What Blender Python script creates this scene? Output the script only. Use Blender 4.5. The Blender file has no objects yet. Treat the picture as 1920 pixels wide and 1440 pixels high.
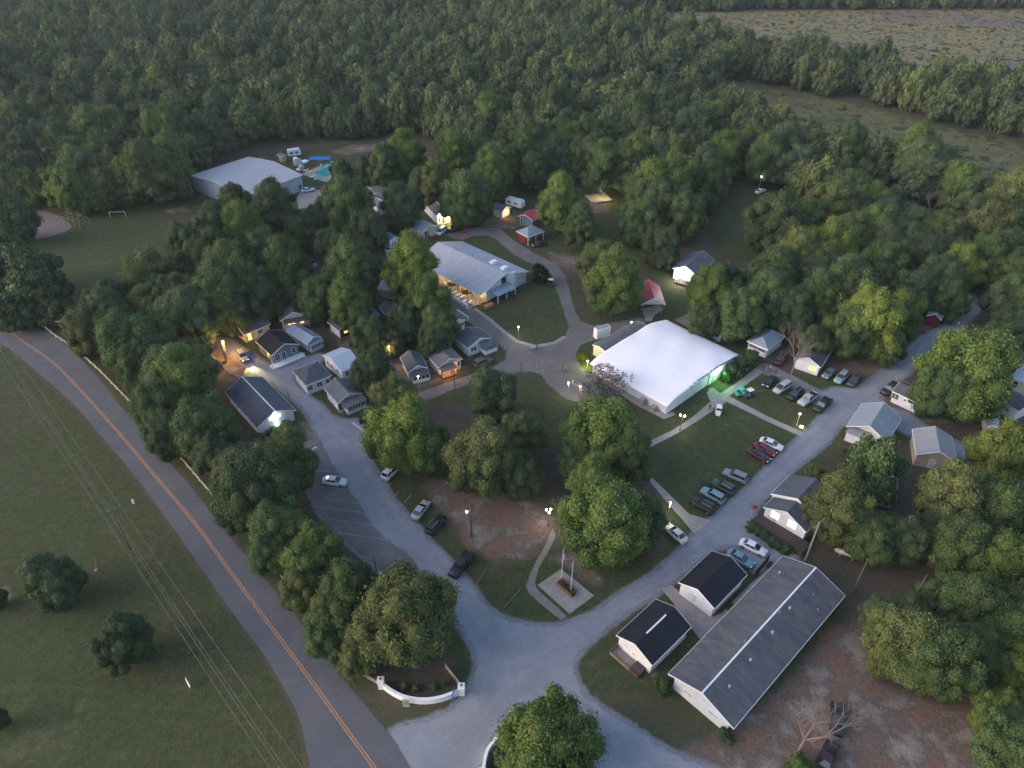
import bpy, math, random
import numpy as np
from mathutils import Vector, Matrix
from mathutils.geometry import tessellate_polygon
R = math.radians
rnd = random.Random(7)
nrs = np.random.RandomState(11)
sc = bpy.context.scene
COL = sc.collection

# ------------------------------------------------------------------ camera, sky, sun, exposure
CAM_H, PITCH, FPX = 96.0, 36.8, 1331.0
cam_d = bpy.data.cameras.new('camera'); cam = bpy.data.objects.new('camera', cam_d); COL.objects.link(cam)
cam.location = (0, 0, CAM_H); cam.rotation_euler = (R(90 - PITCH), 0, 0)
cam_d.sensor_width = 36; cam_d.lens = FPX / 1920 * 36; cam_d.clip_start = 1; cam_d.clip_end = 9000
sc.camera = cam
w = bpy.data.worlds.new('World'); sc.world = w; w.use_nodes = True
wn = w.node_tree; bg = wn.nodes['Background']
sky = wn.nodes.new('ShaderNodeTexSky'); sky.sky_type = 'NISHITA'; sky.sun_disc = False
SUN_EL, SUN_AZ = 12.0, -104.0           # azimuth measured clockwise from +Y (away from the camera)
sky.sun_elevation = R(SUN_EL); sky.sun_rotation = R(SUN_AZ)
sky.air_density = 1.0; sky.dust_density = 2.5; sky.ozone_density = 1.6; sky.altitude = 200
wn.links.new(sky.outputs[0], bg.inputs[0]); bg.inputs[1].default_value = 0.133
sd = bpy.data.lights.new('sun', 'SUN'); sun = bpy.data.objects.new('sun', sd); COL.objects.link(sun)
sd.energy = 0.4; sd.angle = R(55); sd.color = (1.0, 0.78, 0.78)
az = R(SUN_AZ); el = R(max(SUN_EL, 30))
tosun = Vector((math.sin(az) * math.cos(el), math.cos(az) * math.cos(el), math.sin(el)))
sun.rotation_euler = tosun.to_track_quat('Z', 'Y').to_euler()
sc.view_settings.view_transform = 'Standard'; sc.view_settings.look = 'None'
sc.view_settings.gamma = 1; sc.view_settings.use_curve_mapping = False
sc.view_settings.exposure = 1.75
cy = sc.cycles
sc.render.engine = 'CYCLES'
cy.max_bounces = 5; cy.diffuse_bounces = 3; cy.glossy_bounces = 2; cy.transmission_bounces = 2
cy.transparent_max_bounces = 24; cy.volume_bounces = 0; cy.caustics_reflective = False; cy.caustics_refractive = False
cy.use_denoising = True; cy.sample_clamp_indirect = 4.0

# ------------------------------------------------------------------ pixel <-> place
_t = R(PITCH); CT, ST = math.cos(_t), math.sin(_t)
def P(px, py, z=0.0):
    cx = (px - 960) / FPX; c = (720 - py) / FPX
    dx, dy, dz = cx, CT + c * ST, -ST + c * CT
    k = (z - CAM_H) / dz
    return Vector((dx * k, dy * k, z))
def depth(p):
    return p[1] * CT - (p[2] - CAM_H) * ST
def proj(X, Y, Z=0.0):
    d = Y * CT - (Z - CAM_H) * ST
    u = Y * ST + (Z - CAM_H) * CT
    return 960 + FPX * X / d, 720 - FPX * u / d
def scale_at(p): return FPX / depth(p)

# ------------------------------------------------------------------ materials
MATS = {}
def mat(name, col, rough=0.8, spec=0.3, metal=0.0, var=0.0, vscale=1.0, bump=0.0, bscale=8.0, emit=None, estr=0.0, stretch=None, col2=None):
    if name in MATS: return MATS[name]
    m = bpy.data.materials.new(name); m.use_nodes = True
    nt = m.node_tree; b = nt.nodes['Principled BSDF']
    b.inputs['Roughness'].default_value = rough; b.inputs['Metallic'].default_value = metal
    b.inputs['Specular IOR Level'].default_value = spec
    b.inputs['Base Color'].default_value = (*col, 1)
    tc = nt.nodes.new('ShaderNodeTexCoord'); mp = nt.nodes.new('ShaderNodeMapping')
    nt.links.new(tc.outputs['Object'], mp.inputs[0])
    if stretch: mp.inputs['Scale'].default_value = stretch
    if var > 0:
        n = nt.nodes.new('ShaderNodeTexNoise'); n.inputs['Scale'].default_value = vscale; n.inputs['Detail'].default_value = 6; n.inputs['Roughness'].default_value = .65
        nt.links.new(mp.outputs[0], n.inputs['Vector'])
        r = nt.nodes.new('ShaderNodeValToRGB')
        c2 = col2 or tuple(min(1, c * (1 + var)) for c in col); c1 = tuple(c * (1 - var) for c in col)
        r.color_ramp.elements[0].color = (*c1, 1); r.color_ramp.elements[1].color = (*c2, 1)
        r.color_ramp.elements[0].position = .32; r.color_ramp.elements[1].position = .68
        nt.links.new(n.outputs['Fac'], r.inputs[0]); nt.links.new(r.outputs[0], b.inputs['Base Color'])
    if bump > 0:
        n2 = nt.nodes.new('ShaderNodeTexNoise'); n2.inputs['Scale'].default_value = bscale; n2.inputs['Detail'].default_value = 4
        nt.links.new(mp.outputs[0], n2.inputs['Vector'])
        bp = nt.nodes.new('ShaderNodeBump'); bp.inputs['Strength'].default_value = bump; bp.inputs['Distance'].default_value = .05
        nt.links.new(n2.outputs['Fac'], bp.inputs['Height']); nt.links.new(bp.outputs[0], b.inputs['Normal'])
    if emit:
        b.inputs['Emission Color'].default_value = (*emit, 1); b.inputs['Emission Strength'].default_value = estr
    MATS[name] = m; return m

def siding(name, col, period=0.16):
    if name in MATS: return MATS[name]
    m = mat(name, col, .6, .3, var=.10, vscale=.6)
    nt = m.node_tree; b = nt.nodes['Principled BSDF']
    tc = nt.nodes.new('ShaderNodeTexCoord'); sx = nt.nodes.new('ShaderNodeSeparateXYZ'); nt.links.new(tc.outputs['Object'], sx.inputs[0])
    mu = nt.nodes.new('ShaderNodeMath'); mu.operation = 'MULTIPLY'; mu.inputs[1].default_value = 1 / period; nt.links.new(sx.outputs[2], mu.inputs[0])
    fr = nt.nodes.new('ShaderNodeMath'); fr.operation = 'FRACT'; nt.links.new(mu.outputs[0], fr.inputs[0])
    bp = nt.nodes.new('ShaderNodeBump'); bp.inputs['Strength'].default_value = .5; bp.inputs['Distance'].default_value = .03
    nt.links.new(fr.outputs[0], bp.inputs['Height']); nt.links.new(bp.outputs[0], b.inputs['Normal'])
    return m

def roofmat(name, col, metal=False, axis=1, period=.9, var=.18, col2=None):
    """shingles: courses and blotches; metal: raised seams running down the slope"""
    if name in MATS: return MATS[name]
    m = bpy.data.materials.new(name); m.use_nodes = True; nt = m.node_tree; b = nt.nodes['Principled BSDF']
    N = nt.nodes.new; Lk = nt.links.new
    tc = N('ShaderNodeTexCoord')
    mp = N('ShaderNodeMapping'); mp.inputs['Scale'].default_value = (.35, .9, .35) if axis == 1 else (.9, .35, .35); Lk(tc.outputs['Object'], mp.inputs[0])
    n = N('ShaderNodeTexNoise'); n.inputs['Scale'].default_value = .9; n.inputs['Detail'].default_value = 7; n.inputs['Roughness'].default_value = .7; Lk(mp.outputs[0], n.inputs['Vector'])
    r = N('ShaderNodeValToRGB'); r.color_ramp.elements[0].position = .3; r.color_ramp.elements[1].position = .72
    r.color_ramp.elements[0].color = (*[c * (1 - var) for c in col], 1)
    r.color_ramp.elements[1].color = (*(col2 or [c * (1 + var) for c in col]), 1)
    Lk(n.outputs['Fac'], r.inputs[0])
    n3 = N('ShaderNodeTexNoise'); n3.inputs['Scale'].default_value = 9; n3.inputs['Detail'].default_value = 3; Lk(tc.outputs['Object'], n3.inputs['Vector'])
    mr = N('ShaderNodeMapRange'); mr.inputs['To Min'].default_value = .78; mr.inputs['To Max'].default_value = 1.22; Lk(n3.outputs['Fac'], mr.inputs['Value'])
    mx = N('ShaderNodeMix'); mx.data_type = 'RGBA'; mx.blend_type = 'MULTIPLY'; mx.inputs['Factor'].default_value = .3 if metal else 1
    Lk(r.outputs[0], mx.inputs[6]); Lk(mr.outputs[0], mx.inputs[7]); Lk(mx.outputs[2], b.inputs['Base Color'])
    sx = N('ShaderNodeSeparateXYZ'); Lk(tc.outputs['Object'], sx.inputs[0])
    mu = N('ShaderNodeMath'); mu.operation = 'MULTIPLY'; mu.inputs[1].default_value = (1 / period) if metal else 4.5
    Lk(sx.outputs[1 if metal else 2], mu.inputs[0]) if axis == 1 or not metal else Lk(sx.outputs[0], mu.inputs[0])
    fr = N('ShaderNodeMath'); fr.operation = 'FRACT'; Lk(mu.outputs[0], fr.inputs[0])
    if metal:
        gt = N('ShaderNodeMath'); gt.operation = 'GREATER_THAN'; gt.inputs[1].default_value = .86; Lk(fr.outputs[0], gt.inputs[0]); hsrc = gt
        b.inputs['Roughness'].default_value = .55; b.inputs['Metallic'].default_value = .0; b.inputs['Specular IOR Level'].default_value = .5
    else:
        hsrc = fr; b.inputs['Roughness'].default_value = .9; b.inputs['Specular IOR Level'].default_value = .2
    bp = N('ShaderNodeBump'); bp.inputs['Strength'].default_value = .45; bp.inputs['Distance'].default_value = .04
    Lk(hsrc.outputs[0], bp.inputs['Height']); Lk(bp.outputs[0], b.inputs['Normal'])
    MATS[name] = m; return m

def emis(name, col, s):
    if name in MATS: return MATS[name]
    m = bpy.data.materials.new(name); m.use_nodes = True; nt = m.node_tree
    nt.nodes.remove(nt.nodes['Principled BSDF']); e = nt.nodes.new('ShaderNodeEmission')
    e.inputs[0].default_value = (*col, 1); e.inputs[1].default_value = s
    nt.links.new(e.outputs[0], nt.nodes['Material Output'].inputs[0]); MATS[name] = m; return m

M_white = siding('white_siding', (.70, .70, .735)); M_cream = siding('cream_siding', (.62, .55, .42))
M_grey = siding('grey_siding', (.17, .18, .20)); M_lgrey = siding('pale_grey_siding', (.5, .52, .55))
M_maroon = siding('maroon_siding', (.16, .02, .025)); M_slate = siding('slate_blue_siding', (.16, .20, .25))
M_tan = siding('tan_siding', (.42, .36, .28)); M_gymwall = siding('gym_wall', (.42, .44, .50), .6)
M_trim = mat('white_trim', (.8, .8, .82), .5, .4, var=.06)
M_black = roofmat('black_shingles', (.018, .020, .026), var=.3)
M_dark = roofmat('charcoal_shingles', (.09, .096, .115), var=.25)
M_shing = roofmat('grey_shingles', (.12, .125, .145), var=.28)
M_brownish = roofmat('weathered_shingles', (.15, .14, .145), var=.28)
M_metal = roofmat('pale_metal_roof', (.34, .37, .44), True, var=.14)
M_metal2 = roofmat('blue_grey_metal_roof', (.22, .27, .34), True, var=.16)
M_metal3 = roofmat('dull_metal_roof', (.27, .27, .29), True, var=.2)
M_red = roofmat('red_metal_roof', (.50, .018, .045), True, var=.1)
M_gym = roofmat('gym_metal_roof', (.36, .345, .375), True, var=.10)
M_conc = mat('concrete', (.30, .27, .25), .9, .2, var=.16, vscale=.7, bump=.3)
M_conc2 = mat('old_concrete', (.21, .19, .175), .9, .2, var=.22, vscale=.5, bump=.3)
M_wood = mat('weathered_wood', (.16, .12, .09), .9, .2, var=.3, vscale=3)
M_dwood = mat('dark_deck_wood', (.07, .05, .045), .85, .2, var=.3, vscale=3)
M_pole = mat('pole_wood', (.085, .075, .068), .9, .2, var=.25, vscale=2)
M_steel = mat('galvanised_steel', (.38, .38, .40), .45, .5, metal=.4)
M_brick = mat('brick', (.24, .10, .075), .9, .2, var=.3, vscale=6)
M_glass = mat('dark_glass', (.02, .025, .03), .08, .8)
M_rubber = mat('tyre_rubber', (.018, .018, .02), .8, .3)
M_rim = mat('wheel_rim', (.35, .35, .37), .35, .6, metal=.6)
M_lamp = mat('headlight_lens', (.75, .78, .8), .2, .8)
M_tail = mat('tail_lens', (.25, .01, .012), .25, .6)
M_screen = mat('porch_screen', (.025, .028, .033), .7, .3)
M_door = mat('door_paint', (.10, .10, .11), .5, .4)
M_bark = mat('bark', (.10, .08, .065), .95, .1, var=.35, vscale=4)
M_barebark = mat('pale_bare_bark', (.22, .17, .155), .95, .1, var=.25, vscale=4)
M_wire = mat('wire', (.20, .20, .20), .5, .4)
E_warm = emis('lit_window_warm', (1.0, .55, .13), .75); E_white = emis('lit_window_white', (1, .97, .95), .9)
E_globe = emis('lamp_globe_light', (1.0, .93, .75), 14.0); E_orange = emis('sodium_lamp_light', (1.0, .5, .14), 14.0)
E_cool = emis('white_flood_light', (.93, .96, 1.0), 9.0); E_red = emis('tail_light_on', (1, .02, .02), 6.0)
E_head = emis('headlight_on', (1.0, .9, .72), 22.0)

# ------------------------------------------------------------------ mesh helpers
class MB:
    def __init__(s): s.v = []; s.f = []; s.m = []; s.mi = 0
    def add(s, vs, fs):
        o = len(s.v); s.v += [tuple(p) for p in vs]
        for f in fs: s.f.append(tuple(o + i for i in f)); s.m.append(s.mi)
        return s
    def box(s, x0, x1, y0, y1, z0, z1):
        if x1 < x0: x0, x1 = x1, x0
        if y1 < y0: y0, y1 = y1, y0
        return s.add([(x0, y0, z0), (x1, y0, z0), (x1, y1, z0), (x0, y1, z0), (x0, y0, z1), (x1, y0, z1), (x1, y1, z1), (x0, y1, z1)],
                     [(0, 3, 2, 1), (4, 5, 6, 7), (0, 1, 5, 4), (1, 2, 6, 5), (2, 3, 7, 6), (3, 0, 4, 7)])
    def bar(s, p, q, wd, ht):
        p, q = Vector(p), Vector(q); d = (q - p).normalized()
        up = Vector((0, 0, 1)) if abs(d.z) < .95 else Vector((1, 0, 0))
        sd = d.cross(up).normalized() * wd / 2; u2 = sd.cross(d).normalized() * ht / 2
        c = []
        for b in (p, q):
            for a1, a2 in ((-1, -1), (1, -1), (1, 1), (-1, 1)): c.append(b + sd * a1 + u2 * a2)
        return s.add(c, [(0, 1, 2, 3), (7, 6, 5, 4), (0, 4, 5, 1), (1, 5, 6, 2), (2, 6, 7, 3), (3, 7, 4, 0)])
    def cyl(s, p, q, r0, r1=None, n=8, cap=True):
        r1 = r0 if r1 is None else r1; p, q = Vector(p), Vector(q); d = (q - p).normalized()
        up = Vector((0, 0, 1)) if abs(d.z) < .95 else Vector((1, 0, 0))
        a = d.cross(up).normalized(); b = a.cross(d).normalized(); vs = []
        for c, r in ((p, r0), (q, r1)):
            for i in range(n):
                t = 2 * math.pi * i / n; vs.append(c + a * math.cos(t) * r + b * math.sin(t) * r)
        fs = [(i, i + n, (i + 1) % n + n, (i + 1) % n) for i in range(n)]
        if cap: fs += [tuple(range(n)), tuple(range(2 * n - 1, n - 1, -1))]
        return s.add(vs, fs)
    def ball(s, c, r, n=8, sq=1.0):
        vs = [(c[0], c[1], c[2] - r * sq)]; k = n // 2
        for j in range(1, k):
            ph = -math.pi / 2 + math.pi * j / k
            for i in range(n):
                t = 2 * math.pi * i / n; vs.append((c[0] + r * math.cos(ph) * math.cos(t), c[1] + r * math.cos(ph) * math.sin(t), c[2] + r * sq * math.sin(ph)))
        vs.append((c[0], c[1], c[2] + r * sq)); fs = []
        for i in range(n): fs.append((0, 1 + (i + 1) % n, 1 + i))
        for j in range(k - 2):
            for i in range(n):
                a = 1 + j * n + i; b = 1 + j * n + (i + 1) % n; fs.append((a, b, b + n, a + n))
        l = len(vs) - 1
        for i in range(n): fs.append((l, l - n + i, l - n + (i + 1) % n))
        return s.add(vs, fs)
    def prism(s, poly, ax, a0, a1):
        """poly: (s,z) outline counter-clockwise, extruded along axis ax between a0 and a1"""
        n = len(poly)
        g = (lambda a, t, z: (t, a, z)) if ax == 'y' else (lambda a, t, z: (a, t, z))
        vs = [g(a0, t, z) for t, z in poly] + [g(a1, t, z) for t, z in poly]
        fs = [tuple(range(n)), tuple(range(2 * n - 1, n - 1, -1))] + [(i, i + n, (i + 1) % n + n, (i + 1) % n) for i in range(n)]
        return s.add(vs, fs)
    def mesh(s, name, mats, smooth=False):
        me = bpy.data.meshes.new(name); me.from_pydata(s.v, [], s.f)
        for m in (mats if isinstance(mats, (list, tuple)) else [mats]): me.materials.append(m)
        if any(s.m): me.polygons.foreach_set('material_index', s.m)
        if smooth: me.polygons.foreach_set('use_smooth', [True] * len(s.f))
        me.update(); return me
    def build(s, name, mats, parent=None, smooth=False):
        o = bpy.data.objects.new(name, s.mesh(name, mats, smooth)); COL.objects.link(o)
        if parent: o.parent = parent
        return o
def link(name, me, parent=None, loc=None, rz=0, sc_=None):
    o = bpy.data.objects.new(name, me); COL.objects.link(o); o.parent = parent
    if loc is not None: o.location = loc
    o.rotation_euler = (0, 0, rz)
    if sc_ is not None: o.scale = sc_
    return o
def tag(o, label=None, cat=None, group=None, kind=None):
    if label: o['label'] = label
    if cat: o['category'] = cat
    if group: o['group'] = group
    if kind: o['kind'] = kind
    return o
def thing(name, loc, rz, label, cat, group=None):
    o = bpy.data.objects.new(name, None); COL.objects.link(o); o.location = loc; o.rotation_euler = (0, 0, rz)
    o.empty_display_size = .3
    return tag(o, label, cat, group)
def light(name, parent, loc, energy, col=(1, .9, .7), rad=.15, kind='POINT', size=1.0, rot=None, spot=None):
    ld = bpy.data.lights.new(name, kind); ld.energy = energy * 1.0; ld.color = col
    if kind == 'AREA': ld.size = size
    else: ld.shadow_soft_size = rad
    if kind == 'SPOT': ld.spot_size = R(spot or 70); ld.spot_blend = .6
    o = bpy.data.objects.new(name, ld); COL.objects.link(o); o.parent = parent; o.location = loc
    if rot: o.rotation_euler = rot
    return o

# ------------------------------------------------------------------ ground
def inpoly(X, Y, poly):
    ins = np.zeros(X.shape, bool); n = len(poly)
    for i in range(n):
        x1, y1 = poly[i]; x2, y2 = poly[(i + 1) % n]
        if y1 == y2: continue
        c = ((y1 > Y) != (y2 > Y)) & (X < (x2 - x1) * (Y - y1) / (y2 - y1) + x1); ins ^= c
    return ins
def segdist(X, Y, pts, closed=True):
    d = np.full(X.shape, 1e9); n = len(pts)
    for i in range(n if closed else n - 1):
        ax, ay = pts[i]; bx, by = pts[(i + 1) % n]; vx, vy = bx - ax, by - ay; L2 = vx * vx + vy * vy + 1e-9
        t = np.clip(((X - ax) * vx + (Y - ay) * vy) / L2, 0, 1)
        d = np.minimum(d, np.hypot(X - ax - t * vx, Y - ay - t * vy))
    return d
def wp(pts): return [tuple(P(*p)[:2]) for p in pts]

# roads in photograph pixels, laid on the ground
MAIN_R = [(-260, 540), (-120, 565), (0, 590), (50, 607), (100, 630), (150, 672), (187, 712), (225, 760), (283, 828), (347, 900), (397, 962), (462, 1044), (512, 1103), (562, 1162), (600, 1212), (650, 1280), (695, 1335), (732, 1380), (772, 1440), (840, 1545), (930, 1700)]
MAIN_L = [(700, 1700), (630, 1545), (583, 1440), (562, 1350), (531, 1288), (497, 1231), (437, 1150), (384, 1075), (325, 990), (259, 900), (190, 818), (140, 760), (75, 702), (25, 660), (0, 645), (-120, 592), (-260, 562)]
YEL = [(-260, 551), (-120, 578), (0, 615), (50, 645), (100, 680), (140, 720), (177, 760), (237, 828), (297, 900), (365.6, 981), (425, 1062.5), (487.5, 1147), (550, 1231), (600, 1299), (650, 1369), (702, 1440), (770, 1545), (860, 1700)]
GRAVEL = [(735, 1372), (757, 1362), (800, 1353), (842, 1336), (870, 1310), (887, 1280), (896, 1247), (889, 1215), (868, 1180), (838, 1135), (800, 1080), (760, 1035), (728, 1013), (700, 985), (668, 935), (630, 880), (604, 828), (590, 800), (575, 775), (556, 752), (520, 722), (490, 700), (462, 684), (432, 662), (405, 645),
          (398, 634), (430, 636), (452, 654), (478, 668), (505, 684), (530, 690), (548, 684), (572, 672), (600, 664), (606, 672), (590, 684), (556, 698), (548, 708), (556, 722), (583, 747), (603, 762), (615, 778), (640, 788), (668, 788), (690, 784), (705, 790), (694, 812), (688, 837), (692, 866), (719, 907), (740, 941), (769, 974), (790, 997), (809, 1020), (843, 1053), (885, 1101), (910, 1138), (947, 1162), (1000, 1174), (1052, 1174), (1114, 1151), (1160, 1116), (1219, 1081), (1262, 1046), (1302, 1002), (1334, 976), (1401, 916), (1442, 875), (1502, 819), (1515, 809), (1545, 775), (1546, 755), (1538, 738), (1565, 728), (1600, 730), (1619, 722), (1650, 700), (1684, 672), (1726, 633), (1774, 610), (1800, 590), (1830, 560), (1846, 566), (1818, 600), (1788, 629), (1753, 652), (1713, 691), (1672, 722), (1650, 745), (1655, 760), (1700, 775), (1745, 806), (1800, 832), (1860, 850), (1862, 864), (1800, 856), (1740, 836), (1700, 812), (1660, 790), (1620, 778), (1599, 786), (1574, 797), (1549, 831), (1502, 868), (1471, 892), (1429, 935), (1412, 958), (1420, 985), (1460, 1010), (1500, 1020), (1490, 1045), (1440, 1070), (1412, 1068), (1400, 1040), (1378, 1022), (1340, 1028), (1290, 1068), (1235, 1110), (1181, 1143), (1138, 1176), (1100, 1208), (1078, 1232), (1074, 1252), (1082, 1282), (1100, 1309), (1154, 1344), (1214, 1385), (1262, 1415), (1340, 1445), (1480, 1490), (1480, 1560), (1250, 1530), (1170, 1480), (1110, 1440), (1060, 1400), (1000, 1352), (960, 1350), (935, 1370), (905, 1420), (880, 1470), (850, 1560), (800, 1480), (772, 1440)]
PLAZA = [(785, 737), (830, 722), (887, 703), (932, 687), (950, 674), (951, 657), (923, 634), (905, 622), (880, 602), (857, 584), (840, 568), (850, 560), (868, 566), (887, 580), (915, 600), (940, 622), (968, 642), (1004, 652), (1041, 645), (1062, 632), (1068, 615), (1062, 590), (1053, 565), (1044, 540), (1036, 517), (1018, 500), (990, 490), (967, 478), (945, 460), (930, 447), (912, 440), (885, 442), (868, 449), (850, 446), (838, 440), (868, 430), (895, 427), (920, 427), (940, 432), (958, 448), (985, 466), (1010, 480), (1040, 495), (1056, 515), (1066, 545), (1074, 580), (1086, 602), (1110, 612), (1150, 606), (1200, 597), (1214, 602), (1180, 618), (1150, 628), (1112, 636), (1088, 645), (1077, 660), (1081, 680), (1092, 694), (1110, 715), (1120, 740), (1110, 752), (1080, 752), (1060, 744), (1035, 724), (1013, 700), (991, 694), (951, 700), (890, 716), (840, 732), (803, 748)]
DRIVE = [(1416, 682), (1440, 684), (1480, 703), (1515, 722), (1543, 736), (1552, 752), (1546, 772), (1530, 758), (1500, 735), (1478, 720), (1450, 706), (1425, 697)]
WOODROAD = [(1405, 500), (1425, 480), (1450, 455), (1475, 435), (1500, 405), (1512, 408), (1492, 437), (1466, 460), (1440, 485), (1425, 502)]
PARK = [(556, 842), (600, 826), (632, 882), (668, 935), (700, 985), (728, 1013), (760, 1036), (800, 1081), (760, 1110), (700, 1060), (640, 1010), (596, 960), (572, 905)]
WALKS = {
 'tent_walk': [(1214, 829), (1262, 806), (1300, 781), (1332, 753), (1325, 737), (1331, 728), (1338, 727), (1350, 738), (1384, 716), (1416, 690), (1432, 698), (1400, 720), (1367, 743), (1400, 760), (1440, 781), (1508, 812), (1502, 819), (1436, 789), (1390, 766), (1362, 753), (1340, 768), (1304, 792), (1269, 813), (1217, 840)],
 'lawn_walk': [(1215, 899), (1222, 895), (1258, 930), (1292, 964), (1334, 976), (1302, 1002), (1281, 976), (1252, 944)],
 'flag_walk': [(1037, 990), (1042, 1006), (1030, 1032), (1010, 1065), (1003, 1092), (1006, 1104), (1030, 1126), (1062, 1155), (1053, 1164), (1018, 1136), (992, 1113), (986, 1099), (1000, 1063), (1022, 1022)],
 'flag_plaza': [(1052, 1067), (1114, 1117), (1068, 1151), (1008, 1097)],
 'lodge_walk': [(1240, 1104), (1258, 1096), (1277, 1113), (1300, 1128), (1336, 1156), (1352, 1150), (1410, 1092), (1445, 1062), (1462, 1072), (1430, 1105), (1380, 1155), (1340, 1195), (1318, 1205), (1298, 1180), (1262, 1130)],
 'oval_sidewalk': [(887, 580), (892, 577), (920, 597), (945, 618), (971, 638), (1004, 647), (1038, 641), (1056, 630), (1063, 632), (1041, 645), (1004, 652), (968, 642), (940, 622), (915, 600)],
 'tent_side_walk': [(1120, 704), (1128, 702), (1160, 722), (1200, 748), (1245, 777), (1262, 772), (1266, 778), (1245, 786), (1190, 758), (1150, 730)],
 'pavilion_slab': [(1202, 580), (1236, 572), (1244, 580), (1226, 592), (1222, 602), (1212, 602)],
 'rear_slab': [(1266, 600), (1290, 588), (1300, 586), (1312, 596), (1322, 612), (1345, 640), (1338, 646), (1300, 622)],
 'gym_apron': [(566, 352), (606, 357), (612, 372), (606, 384), (560, 392), (556, 372)],
 'dining_patio': [(822, 520), (826, 517), (900, 556), (922, 551), (930, 558), (893, 572), (880, 578), (845, 556), (826, 540)],
}
DIRT = [  # (polygon, strength, falloff metres)
 ([(785, 885), (850, 900), (900, 920), (960, 925), (1010, 955), (1040, 985), (1030, 1012), (990, 1042), (930, 1055), (880, 1020), (830, 965)], 1.0, 5),
 ([(1030, 1045), (1075, 1035), (1125, 1080), (1125, 1105), (1060, 1065)], .9, 3),
 ([(370, 640), (425, 655), (470, 690), (445, 715), (400, 712), (360, 680)], 1.1, 3), ([(560, 790), (580, 790), (598, 826), (580, 832)], .7, 2),
 ([(600, 585), (700, 590), (790, 640), (880, 690), (800, 735), (720, 715), (640, 660)], .62, 4),
 ([(1180, 1440), (1300, 1400), (1400, 1350), (1480, 1270), (1560, 1180), (1630, 1160), (1640, 1290), (1760, 1320), (1900, 1330), (2050, 1350), (2050, 1600), (1200, 1600)], 1.0, 4),
 ([(1590, 650), (1540, 670), (1560, 700), (1620, 712), (1660, 690), (1640, 650)], .8, 3), ([(1655, 745), (1700, 715), (1790, 800), (1720, 790)], .75, 3),
 ([(620, 285), (660, 272), (705, 272), (700, 282), (650, 290)], 1.1, 3), ([(300, 395), (350, 385), (360, 395), (320, 402)], .7, 3),
 ([(1265, 42), (1368, 32), (1352, 52), (1285, 62)], 1.4, 9), ([(1655, 23), (1740, 21), (1738, 37), (1665, 37)], 1.6, 9), ([(1765, 27), (1940, 38), (1940, 56), (1785, 42)], 1.2, 8), ([(1820, 95), (1960, 110), (1960, 145), (1850, 130)], .75, 14), ([(1500, 70), (1640, 78), (1620, 100), (1520, 92)], .6, 14),
 ([(55, 400), (90, 400), (132, 432), (62, 448)], .0, 2), ([(1020, 470), (1100, 480), (1090, 510), (1040, 500)], .6, 3), ([(930, 395), (960, 410), (1010, 425), (960, 430), (900, 425)], .6, 3),
 ([(780, 460), (830, 470), (820, 500)], .4, 3), ([(-20, 1105), (15, 1098), (20, 1120), (0, 1140), (-20, 1140)], .9, 1.5), ([(1100, 360), (1145, 355), (1145, 400), (1105, 400)], .6, 4),
 ([(1215, 1250), (1232, 1255), (1236, 1275), (1222, 1272)], .9, 1.5), ([(1435, 430), (1475, 432), (1470, 455), (1440, 458)], .8, 3), ([(1720, 590), (1745, 600), (1740, 622), (1715, 615)], .9, 3),
 ([(680, 940), (720, 985), (765, 1035), (745, 1032), (700, 990)], .5, 3),
]
CLEAR = [[(1140, 30), (1300, 22), (1920, 16), (2500, 10), (2500, 260), (1920, 200), (1860, 188), (1710, 153), (1560, 128), (1395, 108), (1260, 75), (1150, 52)],
         [(1330, 143), (1440, 160), (1585, 187), (1710, 217), (1810, 242), (1920, 268), (2500, 420), (2500, 560), (1930, 455), (1885, 418), (1810, 365), (1710, 330), (1610, 314), (1525, 300), (1460, 276), (1395, 245), (1340, 210)]]
FIELD = [[(-200, 395), (20, 398), (130, 432), (330, 388), (380, 388), (388, 400), (330, 455), (262, 490), (235, 560), (110, 590), (40, 470), (-200, 450)],
         [(490, 288), (640, 268), (725, 262), (730, 345), (640, 350), (560, 330)], [(1330, 380), (1440, 385), (1430, 500), (1330, 480)],
         [(860, 440), (960, 470), (1060, 530), (1070, 620), (960, 640), (860, 560)], [(1190, 480), (1310, 520), (1300, 590), (1230, 560)],
         [(-400, 640), (0, 650), (140, 765), (300, 960), (560, 1350), (700, 1700), (-600, 1700)]]
BROWN = [  # ground under trees: leaf litter
 ([(30, 640), (150, 640), (330, 810), (480, 990), (640, 1180), (720, 1300), (800, 1330), (870, 1260), (780, 1130), (560, 840), (430, 700), (300, 560), (100, 560)], .8, 5),
 ([(700, 730), (880, 760), (1000, 830), (1240, 860), (1260, 1040), (1100, 1060), (940, 1000), (850, 920), (700, 850)], .75, 6),
 ([(500, 400), (800, 430), (860, 600), (700, 640), (420, 620), (260, 560), (400, 430)], .85, 6),
 ([(1060, 560), (1240, 560), (1240, 600), (1120, 612), (1080, 600)], .5, 5), ([(1000, 480), (1180, 470), (1260, 560), (1080, 560)], .6, 5),
 ([(1480, 930), (1640, 830), (1920, 830), (2100, 900), (2100, 1440), (1640, 1440), (1600, 1180), (1520, 1050)], .9, 6),
 ([(1260, 430), (1700, 470), (1920, 500), (2100, 700), (1850, 860), (1640, 780), (1600, 690), (1400, 620), (1280, 560)], .85, 6),
 ([(730, 1360), (860, 1330), (880, 1260), (800, 1240), (660, 1240), (690, 1320)], .55, 3), ([(930, 1440), (960, 1360), (1120, 1440), (1100, 1600), (900, 1600)], .9, 3),
 ([(1080, 1290), (1240, 1290), (1380, 1380), (1320, 1440), (1150, 1345)], .45, 3), ([(1380, 680), (1490, 640), (1560, 700), (1460, 710)], .6, 4),
]
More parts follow.
